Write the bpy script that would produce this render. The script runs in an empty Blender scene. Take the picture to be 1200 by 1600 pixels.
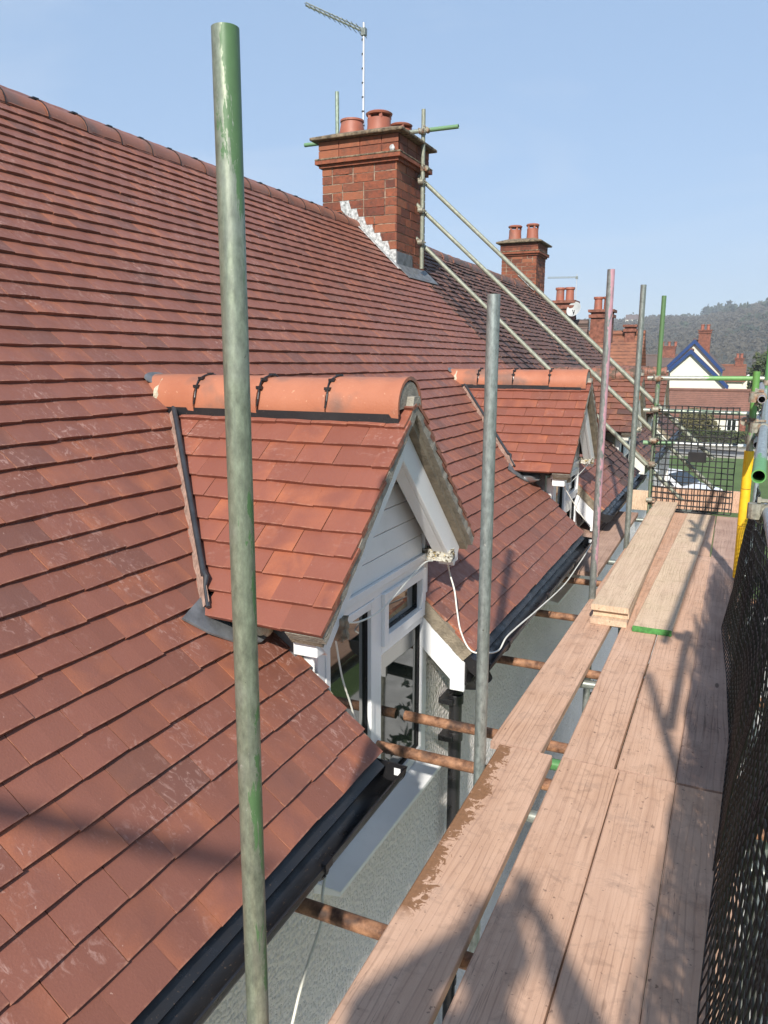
import bpy, bmesh, math, random
from mathutils import Vector, Matrix, noise as mnoise
random.seed(7)
R = math.radians
SC = bpy.context.scene
COL = SC.collection

# ------------------------------------------------------------------ camera (origin of the scene is the lens; z=-1.62 is the deck, z=-5.4 the ground)
cam_d = bpy.data.cameras.new("camera"); cam = bpy.data.objects.new("camera", cam_d); COL.objects.link(cam)
cam_d.sensor_fit = 'VERTICAL'; cam_d.sensor_height = 24.0; cam_d.lens = 24.0 * 1195 / 1600
cam_d.clip_start = 0.05; cam_d.clip_end = 6000
cam.matrix_world = Matrix(((0.90991, -0.08327, 0.40636, 0), (0.41479, 0.17414, -0.89310, 0), (0.00361, 0.98119, 0.19299, 0), (0, 0, 0, 1)))
SC.camera = cam

# ------------------------------------------------------------------ sky, sun, exposure
SUN_TRAVEL = Vector((-0.215, 1.0, -0.74)).normalized()
elev = math.asin(-SUN_TRAVEL.z)
world = bpy.data.worlds.new("World"); SC.world = world; world.use_nodes = True
wn = world.node_tree.nodes; wl = world.node_tree.links; wn.clear()
wo = wn.new('ShaderNodeOutputWorld'); wb = wn.new('ShaderNodeBackground'); ws = wn.new('ShaderNodeTexSky')
ws.sky_type = 'NISHITA'; ws.sun_disc = False; ws.sun_elevation = elev
ws.sun_rotation = math.atan2(-SUN_TRAVEL.x, -SUN_TRAVEL.y)
ws.altitude = 400; ws.air_density = 1.0; ws.dust_density = 0.2; ws.ozone_density = 1.5
wb.inputs['Strength'].default_value = 0.15
wm = wn.new('ShaderNodeMix'); wm.data_type = 'RGBA'; wm.inputs[0].default_value = 0.80; wm.inputs[7].default_value = (1.34, 2.00, 3.00, 1)
wt = wn.new('ShaderNodeTexCoord'); wmp = wn.new('ShaderNodeMapping'); wmp.inputs['Scale'].default_value = (1.2, 1.2, 5.0); wns = wn.new('ShaderNodeTexNoise'); wns.inputs['Scale'].default_value = 2.2; wns.inputs['Detail'].default_value = 6; wns.inputs['Distortion'].default_value = 0.6
wr = wn.new('ShaderNodeValToRGB'); wr.color_ramp.elements[0].position = 0.48; wr.color_ramp.elements[1].position = 0.80; wr.color_ramp.elements[0].color = (0, 0, 0, 1); wr.color_ramp.elements[1].color = (0.30, 0.30, 0.30, 1)
wc = wn.new('ShaderNodeMix'); wc.data_type = 'RGBA'; wc.inputs[7].default_value = (3.3, 3.6, 4.0, 1)      # thin high wisps of cloud
wl.new(wt.outputs['Generated'], wmp.inputs[0]); wl.new(wmp.outputs[0], wns.inputs['Vector']); wl.new(wns.outputs['Fac'], wr.inputs[0]); wl.new(wr.outputs[0], wc.inputs[0])
wl.new(ws.outputs[0], wm.inputs[6]); wl.new(wm.outputs[2], wc.inputs[6]); wl.new(wc.outputs[2], wb.inputs[0]); wl.new(wb.outputs[0], wo.inputs[0])
sun_d = bpy.data.lights.new("sun", 'SUN'); sun_d.energy = 3.8; sun_d.angle = R(1.2); sun_d.color = (1.0, 0.95, 0.87)
sun = bpy.data.objects.new("sun", sun_d); COL.objects.link(sun)
sun.rotation_euler = SUN_TRAVEL.to_track_quat('-Z', 'Y').to_euler()
SC.view_settings.view_transform = 'Standard'; SC.view_settings.look = 'None'
SC.view_settings.exposure = 0.74; SC.view_settings.gamma = 1.0
SC.render.engine = 'CYCLES'
SC.cycles.volume_bounces = 0; SC.cycles.volume_step_rate = 4

# ------------------------------------------------------------------ material helper
class NB:
    def __init__(s, name, rough=0.8, metal=0.0, spec=0.5):
        s.m = bpy.data.materials.new(name); s.m.use_nodes = True
        s.t = s.m.node_tree; s.n = s.t.nodes; s.n.clear()
        s.out = s.n.new('ShaderNodeOutputMaterial'); s.b = s.n.new('ShaderNodeBsdfPrincipled')
        s.t.links.new(s.b.outputs[0], s.out.inputs[0])
        s.b.inputs['Roughness'].default_value = rough; s.b.inputs['Metallic'].default_value = metal
        s.b.inputs['Specular IOR Level'].default_value = spec
        s.tc = s.n.new('ShaderNodeTexCoord')
    def put(s, sock, v):
        if hasattr(v, 'is_output'): s.t.links.new(v, sock)
        elif isinstance(v, (tuple, list)) and len(v) == 3 and sock.type == 'RGBA': sock.default_value = (*v, 1)
        else: sock.default_value = v
    def obj(s): return s.tc.outputs['Object']
    def map(s, v, scale=(1, 1, 1), loc=(0, 0, 0), rot=(0, 0, 0)):
        n = s.n.new('ShaderNodeMapping'); s.put(n.inputs[0], v)
        n.inputs['Scale'].default_value = scale; n.inputs['Location'].default_value = loc; n.inputs['Rotation'].default_value = rot
        return n.outputs[0]
    def rnd(s, v):      # shift the coordinates per object
        o = s.n.new('ShaderNodeObjectInfo'); mu = s.n.new('ShaderNodeVectorMath'); mu.operation = 'SCALE'
        cx = s.n.new('ShaderNodeCombineXYZ')
        for i in range(3): s.t.links.new(o.outputs['Random'], cx.inputs[i])
        s.t.links.new(cx.outputs[0], mu.inputs[0]); mu.inputs['Scale'].default_value = 37.0
        ad = s.n.new('ShaderNodeVectorMath'); s.t.links.new(v, ad.inputs[0]); s.t.links.new(mu.outputs[0], ad.inputs[1])
        return ad.outputs[0]
    def orand(s): return s.n.new('ShaderNodeObjectInfo').outputs['Random']
    def noise(s, v, scale=5, detail=4, rough=0.55, dist=0.0):
        n = s.n.new('ShaderNodeTexNoise'); s.put(n.inputs['Vector'], v)
        n.inputs['Scale'].default_value = scale; n.inputs['Detail'].default_value = detail
        n.inputs['Roughness'].default_value = rough; n.inputs['Distortion'].default_value = dist
        return n.outputs['Fac']
    def voro(s, v, scale=5, feat='F1'):
        n = s.n.new('ShaderNodeTexVoronoi'); s.put(n.inputs['Vector'], v); n.inputs['Scale'].default_value = scale; n.feature = feat
        return n.outputs['Distance']
    def wave(s, v, scale=5, dist=3, detail=3, dscale=1.5, axis='X'):
        n = s.n.new('ShaderNodeTexWave'); s.put(n.inputs['Vector'], v); n.bands_direction = axis
        n.inputs['Scale'].default_value = scale; n.inputs['Distortion'].default_value = dist
        n.inputs['Detail'].default_value = detail; n.inputs['Detail Scale'].default_value = dscale
        return n.outputs['Fac']
    def ramp(s, f, stops):
        n = s.n.new('ShaderNodeValToRGB'); s.put(n.inputs[0], f); e = n.color_ramp.elements
        while len(e) < len(stops): e.new(0.5)
        for i, (p, c) in enumerate(stops):
            e[i].position = p; e[i].color = (c, c, c, 1) if isinstance(c, (int, float)) else (*c, 1)
        return n.outputs[0]
    def mix(s, f, a, b, mode='MIX'):
        n = s.n.new('ShaderNodeMix'); n.data_type = 'RGBA'; n.blend_type = mode
        s.put(n.inputs[0], f); s.put(n.inputs[6], a); s.put(n.inputs[7], b)
        return n.outputs[2]
    def math(s, op, a, b=0.0, c=None):
        n = s.n.new('ShaderNodeMath'); n.operation = op; s.put(n.inputs[0], a); s.put(n.inputs[1], b)
        if c is not None: s.put(n.inputs[2], c)
        return n.outputs[0]
    def sep(s, v):
        n = s.n.new('ShaderNodeSeparateXYZ'); s.put(n.inputs[0], v); return n.outputs
    def attr(s, name):
        n = s.n.new('ShaderNodeAttribute'); n.attribute_name = name; return n
    def bump(s, h, strength=0.3, dist=0.01):
        n = s.n.new('ShaderNodeBump'); s.put(n.inputs['Height'], h)
        n.inputs['Strength'].default_value = strength; n.inputs['Distance'].default_value = dist
        s.t.links.new(n.outputs[0], s.b.inputs['Normal'])
    def col(s, c): s.put(s.b.inputs['Base Color'], c); return s
    def rgh(s, v): s.put(s.b.inputs['Roughness'], v); return s

def plain(name, c, rough=0.7, metal=0.0, var=0.12, scale=6.0, bump=0.0, bscale=60):
    k = NB(name, rough, metal); v = k.obj()
    d = tuple(x * (1 - var) for x in c); l = tuple(min(1, x * (1 + var)) for x in c)
    k.col(k.mix(k.ramp(k.noise(v, scale, 5), [(0.3, 0.0), (0.7, 1.0)]), d, l))
    if bump: k.bump(k.noise(v, bscale, 4), bump, 0.01)
    return k.m

def tile_mat(name, A, B, O, G, scuff=0.35, moss=0.0, gloss=0.48):
    k = NB(name, gloss, 0, 0.35); v = k.obj()
    t = k.attr('tc'); tr = k.sep(t.outputs['Color'])
    uvn = k.n.new('ShaderNodeUVMap'); uv = k.sep(uvn.outputs[0])
    c = k.mix(tr[0], A, B)
    # fired orange flashes: soft, near the side of some tiles, plus soft clouds
    fl = k.noise(k.map(v, (1, 1, 1)), 9, 3, 0.5, 0.6)
    edge = k.math('POWER', k.math('ABSOLUTE', k.math('SUBTRACT', uv[0], 0.5)), 2.0)
    edge = k.math('MULTIPLY', edge, 2.6)
    f1 = k.math('MULTIPLY', k.math('ADD', edge, k.ramp(fl, [(0.45, 0.0), (0.75, 0.75)])), k.ramp(tr[1], [(0.45, 0.03), (1.0, 0.85)]))
    c = k.mix(f1, c, O)
    c = k.mix(k.ramp(tr[2], [(0.84, 0.0), (1.0, 0.75)]), c, G)
    # fine speckle and pale scuffs
    c = k.mix(k.ramp(k.noise(v, 220, 3), [(0.3, 0.14), (0.62, 0.0)]), c, tuple(x * 0.5 for x in A))
    sc = k.math('MULTIPLY', k.ramp(k.noise(v, 3.0, 3), [(0.46, 0.0), (0.62, 1.0)]), k.ramp(k.noise(k.map(v, (1, 1.6, 1)), 26, 6, 0.7, 1.2), [(0.54, 0.0), (0.66, scuff)]))
    c = k.mix(sc, c, (0.56, 0.36, 0.30))
    sp = k.math('MULTIPLY', k.ramp(k.noise(v, 75, 2, 0.5), [(0.755, 0.0), (0.78, 1.0)]), scuff * 0.8)
    c = k.mix(sp, c, (0.62, 0.44, 0.36))
    wear = k.math('MULTIPLY', k.ramp(uv[1], [(0.0, 1.0), (0.045, 0.0)]), k.ramp(k.noise(v, 40, 4, 0.7), [(0.45, 0.0), (0.62, 0.55)]))
    c = k.mix(wear, c, (0.50, 0.24, 0.15))
    c = k.mix(k.ramp(k.noise(v, 1.3, 4, 0.6), [(0.35, 0.0), (0.7, 0.22)]), c, tuple(x * 0.62 for x in A))
    if moss:
        ms = k.ramp(k.noise(v, 7, 8, 0.7), [(0.52, 0.0), (0.64, moss)])
        c = k.mix(ms, c, (0.055, 0.055, 0.03))
    k.col(c)
    k.rgh(k.ramp(k.noise(v, 30, 4), [(0.3, gloss - 0.08), (0.7, gloss + 0.2)]))
    k.bump(k.noise(v, 160, 5, 0.6), 0.25, 0.004)
    return k.m

def wood_mat(name, lo, hi, line, stain=None, dirt=0.35):
    k = NB(name, 0.82, 0, 0.25); o = k.obj(); v = k.rnd(o)
    w = k.noise(k.map(v, (20, 1.1, 20)), 1.0, 5, 0.6, 1.3)
    c = k.mix(k.ramp(w, [(0.3, 0.0), (0.7, 1.0)]), lo, hi)
    gr = k.wave(k.map(v, (1, 0.07, 1)), 13, 13, 3, 0.8)
    fine = k.noise(k.map(v, (1, 0.012, 1)), 190, 3, 0.6, 0.3)
    patch = k.ramp(k.noise(v, 2.2, 3), [(0.38, 0.1), (0.6, 1.0)])
    g1 = k.math('MULTIPLY', k.ramp(gr, [(0.0, 0.5), (0.14, 0.0)]), patch)
    c = k.mix(g1, c, line)
    c = k.mix(k.ramp(fine, [(0.60, 0.0), (0.78, 0.22)]), c, line)
    crack = k.math('MULTIPLY', k.ramp(k.noise(k.map(v, (1, 0.02, 1)), 60, 2, 0.5, 0.2), [(0.495, 0.0), (0.5, 1.0)]), k.ramp(k.noise(k.map(v, (1, 0.02, 1)), 60, 2, 0.5, 0.2), [(0.5, 1.0), (0.507, 0.0)]))
    crack = k.math('MULTIPLY', crack, k.ramp(k.noise(v, 1.7, 2), [(0.5, 0.0), (0.56, 0.8)]))
    c = k.mix(crack, c, tuple(x * 0.35 for x in line))
    c = k.mix(k.ramp(k.noise(v, 13, 6, 0.7, 0.8), [(0.53, 0.0), (0.66, dirt)]), c, tuple(x * 0.8 for x in line))
    c = k.mix(k.ramp(k.noise(v, 48, 2, 0.5), [(0.69, 0.0), (0.72, 0.7)]), c, tuple(x * 0.55 for x in line))
    c = k.mix(k.ramp(k.noise(v, 3.2, 5, 0.6), [(0.35, 0.0), (0.7, 0.35)]), c, (0.66, 0.45, 0.34))
    kn = k.voro(k.map(v, (3.2, 0.9, 1)), 1.6)
    c = k.mix(k.ramp(kn, [(0.035, 0.75), (0.06, 0.0)]), c, tuple(x * 0.7 for x in line))
    c = k.mix(k.ramp(k.noise(v, 5.5, 7, 0.75, 0.6), [(0.56, 0.0), (0.62, 0.30)]), c, (0.30, 0.20, 0.15))
    if stain:
        x0, y0, y1, sc_, colr = stain
        xyz = k.sep(o)
        a = k.math('SUBTRACT', x0, k.math('ABSOLUTE', xyz[0]))
        win = k.math('MULTIPLY', k.math('SMOOTH_MAX', k.math('SUBTRACT', xyz[1], y0), 0.0, 0.05), k.math('SMOOTH_MAX', k.math('SUBTRACT', y1, xyz[1]), 0.0, 0.05))
        n = k.math('SUBTRACT', k.noise(v, 24, 6, 0.7, 0.9), 0.5)
        m = k.math('ADD', k.math('MULTIPLY', a, 9.0), k.math('MULTIPLY', n, 2.6))
        m = k.math('MULTIPLY', k.ramp(m, [(0.05, 0.0), (0.14, 0.9)]), k.ramp(win, [(0.0, 0.0), (0.05, 1.0)]))
        c = k.mix(m, c, k.mix(k.noise(v, 70, 4), tuple(q * 0.6 for q in colr), tuple(q * 1.4 for q in colr)))
    k.col(c)
    hh = k.math('ADD', k.math('MULTIPLY', k.ramp(gr, [(0.0, 0.0), (0.2, 1.0)]), 0.5), k.noise(k.map(v, (1, 0.03, 1)), 200, 4))
    k.bump(hh, 0.35, 0.003)
    return k.m

def tube_mat(name, base=(0.27, 0.29, 0.26), paint=None, zones=(), metal=0.55, rough=0.42, rust=0.0, side=None):
    """zones: (z0, z1, amount) along the tube from its foot, where the paint is."""
    k = NB(name, rough, metal); o = k.obj(); v = k.rnd(o)
    a = k.noise(k.map(v, (1, 1, 0.45)), 60, 6, 0.7); b = k.noise(v, 9, 5, 0.6)
    c = k.mix(k.ramp(a, [(0.3, 0.0), (0.7, 1.0)]), tuple(x * 0.55 for x in base), tuple(min(1, x * 1.35) for x in base))
    c = k.mix(k.ramp(b, [(0.5, 0.0), (0.75, 0.35)]), c, (0.44, 0.45, 0.41))
    c = k.mix(k.ramp(k.noise(k.map(v, (1, 1, 0.03)), 120, 3), [(0.5, 0.0), (0.7, 0.45)]), c, (0.20, 0.22, 0.18))
    c = k.mix(k.ramp(k.noise(v, 24, 5, 0.7), [(0.66, 0.0), (0.70, 0.7)]), c, (0.60, 0.59, 0.54))
    c = k.mix(k.ramp(k.noise(v, 33, 5, 0.7), [(0.68, 0.0), (0.71, 0.8)]), c, (0.07, 0.065, 0.055))
    c = k.mix(k.ramp(k.noise(k.map(v, (1, 1, 0.12)), 45, 4), [(0.6, 0.0), (0.72, 0.5)]), c, (0.16, 0.17, 0.15))
    met = metal
    if rust:
        rf = k.ramp(k.noise(v, 11, 7, 0.72), [(0.5 - rust * 0.35, 0.0), (0.62 - rust * 0.35, 1.0)])
        rc = k.mix(k.ramp(k.noise(v, 20, 5, 0.7), [(0.35, 0.0), (0.65, 1.0)]), (0.085, 0.033, 0.015), (0.38, 0.19, 0.10))
        rc = k.mix(k.ramp(k.noise(v, 7, 3), [(0.55, 0.0), (0.65, 0.9)]), rc, (0.035, 0.02, 0.015))
        c = k.mix(rf, c, rc); met = k.math('MULTIPLY', k.math('SUBTRACT', 1.0, rf), metal)
    if paint:
        xyz = k.sep(o); z = xyz[2]; tot = None
        for (z0, z1, am) in zones:
            w = k.math('MINIMUM', k.math('MULTIPLY', k.math('SUBTRACT', z, z0), 5.0), k.math('MULTIPLY', k.math('SUBTRACT', z1, z), 5.0))
            w = k.math('MINIMUM', k.math('MAXIMUM', w, -3.5), 1.0)
            w = k.math('ADD', w, am); tot = w if tot is None else k.math('MAXIMUM', tot, w)
        n = k.noise(k.map(v, (1, 1, 0.2)), 38, 6, 0.72, 0.5)
        s_ = k.math('ADD', tot, k.math('MULTIPLY', k.math('SUBTRACT', n, 0.5), 5.0))
        if side is not None:
            sd = k.math('MULTIPLY', k.math('ADD', k.math('MULTIPLY', xyz[0], side[0]), k.math('MULTIPLY', xyz[1], side[1])), side[2] / 0.024)
            s_ = k.math('ADD', s_, sd)
        pf = k.ramp(s_, [(0.9, 0.0), (1.0, 0.92)])
        pn = k.noise(v, 30, 4)
        c = k.mix(pf, c, k.mix(pn, tuple(x * 0.75 for x in paint), tuple(x * 1.25 for x in paint)))
        met = k.math('MULTIPLY', k.math('SUBTRACT', 1.0, pf), met)
    k.col(c); k.put(k.b.inputs['Metallic'], met)
    k.bump(a, 0.2, 0.002)
    return k.m

def brick_mat(name, a, b, soot=0.4):
    k = NB(name, 0.85); v = k.obj(); t = k.sep(k.attr('tc').outputs['Color'])
    c = k.mix(t[0], a, b)
    c = k.mix(k.ramp(k.noise(v, 14, 7, 0.75), [(0.42, 0.0), (0.66, soot)]), c, (0.05, 0.028, 0.02))
    c = k.mix(k.ramp(t[1], [(0.6, 0.0), (1.0, 0.5)]), c, (0.42, 0.15, 0.07))
    c = k.mix(k.ramp(k.noise(v, 40, 5, 0.7), [(0.62, 0.0), (0.75, 0.35)]), c, (0.5, 0.30, 0.2))
    k.col(c); k.bump(k.noise(v, 70, 6), 0.5, 0.01); return k.m

# ------------------------------------------------------------------ materials
TILE_NEW = tile_mat("new_clay_tile", (0.216, 0.083, 0.056), (0.252, 0.096, 0.065), (0.40, 0.138, 0.068), (0.155, 0.072, 0.054), scuff=0.6)
TILE_DOR = tile_mat("new_orange_clay_tile", (0.222, 0.075, 0.049), (0.262, 0.089, 0.058), (0.42, 0.138, 0.066), (0.185, 0.072, 0.05), scuff=0.4)
TILE_OLD = tile_mat("old_dark_clay_tile", (0.10, 0.058, 0.05), (0.15, 0.078, 0.064), (0.24, 0.095, 0.06), (0.062, 0.045, 0.042), scuff=0.25, moss=0.45, gloss=0.7)
TILE_OLD2 = tile_mat("old_mixed_clay_tile", (0.12, 0.055, 0.045), (0.23, 0.09, 0.06), (0.34, 0.14, 0.07), (0.07, 0.045, 0.04), scuff=0.2, moss=0.3, gloss=0.7)
def ridge_mat(name, c1, c2, dark=0.6, moss=0.0):
    k = NB(name, 0.55); v = k.obj()
    c = k.mix(k.ramp(k.noise(v, 6, 4), [(0.3, 0.0), (0.7, 1.0)]), c1, c2)
    c = k.mix(k.ramp(k.noise(v, 5.1, 3, 0.5), [(0.52, 0.0), (0.68, dark)]), c, (0.15, 0.10, 0.08))
    c = k.mix(k.ramp(k.noise(v, 60, 4), [(0.66, 0.0), (0.74, 0.5)]), c, (0.7, 0.4, 0.25))
    if moss: c = k.mix(k.ramp(k.noise(v, 12, 8, 0.7), [(0.45, 0.0), (0.56, moss)]), c, (0.07, 0.055, 0.035))
    k.col(c); k.bump(k.noise(v, 110, 5), 0.3, 0.004); return k.m
RIDGE_NEW = ridge_mat("orange_ridge_clay", (0.36, 0.125, 0.066), (0.43, 0.165, 0.09), 0.7)
RIDGE_MAIN = ridge_mat("terracotta_ridge_clay", (0.25, 0.10, 0.062), (0.32, 0.125, 0.075), 0.6)
RIDGE_OLD = ridge_mat("mossy_ridge_clay", (0.22, 0.09, 0.06), (0.32, 0.12, 0.07), 0.6, 0.9)
POT = ridge_mat("chimney_pot_clay", (0.30, 0.092, 0.055), (0.36, 0.12, 0.07), 0.5)
FELT = plain("black_underlay", (0.018, 0.018, 0.018), 0.8, 0, 0.3)
def dusty_black():
    k = NB("black_plastic", 0.28, 0, 0.5); v = k.obj()
    c = k.mix(k.ramp(k.noise(v, 5, 5), [(0.4, 0.0), (0.8, 0.25)]), (0.012, 0.012, 0.014), (0.05, 0.042, 0.035))
    c = k.mix(k.ramp(k.noise(v, 130, 3), [(0.66, 0.0), (0.72, 0.55)]), c, (0.22, 0.15, 0.10))
    k.col(c); k.rgh(k.ramp(k.noise(v, 12, 4), [(0.3, 0.22), (0.7, 0.5)])); return k.m
BLACK = dusty_black()
def upvc():
    k = NB("white_plastic", 0.32, 0, 0.5); v = k.obj()
    c = k.mix(k.ramp(k.noise(v, 8, 6, 0.7), [(0.5, 0.0), (0.8, 0.35)]), (0.80, 0.80, 0.79), (0.62, 0.61, 0.57))
    c = k.mix(k.ramp(k.noise(v, 60, 4), [(0.72, 0.0), (0.78, 0.5)]), c, (0.30, 0.27, 0.22))
    k.col(c); return k.m
WHITE = upvc()
LEAD = plain("grey_lead", (0.15, 0.155, 0.16), 0.55, 0.2, 0.35, 14, 0.3, 25)
LEAD_W = plain("whitened_lead", (0.40, 0.40, 0.39), 0.6, 0.1, 0.6, 30, 0.3, 60)
MORTAR = plain("grey_mortar", (0.27, 0.245, 0.20), 0.9, 0, 0.3, 22, 0.8, 120)
MORTAR_D = plain("brown_mortar", (0.235, 0.195, 0.14), 0.9, 0, 0.35, 15, 0.8, 90)
MORTAR_P = plain("cream_mortar", (0.60, 0.52, 0.38), 0.9, 0, 0.25, 25, 0.8, 120)
VMORT = plain('pinkish_mortar', (0.30, 0.19, 0.145), 0.9, 0, 0.35, 30, 0.8, 90)
def roughcast(name, c, strength, sc):
    k = NB(name, 0.85); v = k.obj()
    h = k.math('ADD', k.math('MULTIPLY', k.voro(v, sc), -1.0), k.math('MULTIPLY', k.noise(v, sc * 1.6, 4), 0.9))
    cc = k.mix(k.ramp(k.noise(v, 3, 5), [(0.3, 0.0), (0.75, 0.6)]), c, tuple(x * 0.8 for x in c))
    cc = k.mix(k.ramp(k.noise(v, 38, 5), [(0.70, 0.0), (0.76, 0.6)]), cc, (0.25, 0.22, 0.18))
    k.col(cc); k.bump(h, strength, 0.03); return k.m
ROUGHCAST = roughcast("painted_roughcast", (0.86, 0.80, 0.75), 0.6, 46)
RENDER_W = plain("white_render", (0.74, 0.70, 0.58), 0.85, 0, 0.05, 2)
TIMBER = plain("rotten_painted_timber", (0.30, 0.24, 0.17), 0.9, 0, 0.7, 16, 1.0, 60)
def flaky():
    k = NB("flaking_painted_timber", 0.9); v = k.obj()
    c = k.mix(k.ramp(k.noise(v, 28, 6, 0.7), [(0.46, 0.0), (0.5, 1.0)]), (0.12, 0.095, 0.06), (0.55, 0.52, 0.44))
    c = k.mix(k.ramp(k.noise(v, 60, 3), [(0.6, 0.0), (0.66, 0.8)]), c, (0.45, 0.30, 0.05))
    k.col(c); k.bump(k.noise(v, 50, 6), 1.0, 0.02); return k.m
FLAKY = flaky()
def glass():
    k = NB("window_glass", 0.03, 0, 0.9); k.col((0.012, 0.016, 0.013)); k.b.inputs['IOR'].default_value = 1.75
    v = k.obj(); k.bump(k.noise(v, 2.5, 2), 0.05, 0.01); return k.m
GLASS = glass()
CABLE = plain("cream_cable", (0.72, 0.70, 0.62), 0.5)
BRICK = brick_mat("orange_red_brick", (0.30, 0.085, 0.038), (0.14, 0.038, 0.022), 0.75)
JOINT = plain("pale_brick_joint", (0.24, 0.18, 0.13), 0.9, 0, 0.9, 14, 0.6, 60)
STONE = plain("lichened_stone", (0.17, 0.125, 0.08), 0.9, 0, 0.8, 24, 1.0, 60)
BOARD_P = wood_mat("dusty_pink_board", (0.46, 0.272, 0.18), (0.60, 0.375, 0.255), (0.21, 0.115, 0.075))
BOARD_S = wood_mat("stained_pink_board", (0.46, 0.272, 0.18), (0.60, 0.375, 0.255), (0.21, 0.115, 0.075), stain=(0.05, 3.15, 4.32, 1, (0.21, 0.10, 0.045)))
BOARD_Y = wood_mat("pale_yellow_board", (0.50, 0.36, 0.24), (0.66, 0.50, 0.34), (0.25, 0.16, 0.09), dirt=0.25)
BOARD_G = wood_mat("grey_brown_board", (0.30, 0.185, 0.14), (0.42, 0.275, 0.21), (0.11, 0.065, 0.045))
GREENEND = plain("green_end_paint", (0.06, 0.22, 0.05), 0.7, 0, 0.4, 40)
GALV = tube_mat("galvanised_steel")
GALV_O = tube_mat("olive_galvanised_steel", (0.27, 0.28, 0.215), metal=0.3, rough=0.6)
RUSTY = tube_mat("rusty_steel", (0.30, 0.22, 0.15), rust=1.0, metal=0.3, rough=0.7)
COUPLER = tube_mat("weathered_coupler", (0.33, 0.31, 0.24), rust=0.1, metal=0.4, rough=0.6)
NETM = plain("black_net_plastic", (0.010, 0.010, 0.010), 0.5, 0, 0.3)
YELLOW = plain("yellow_foam", (0.80, 0.46, 0.012), 0.6, 0, 0.12, 20)

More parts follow.
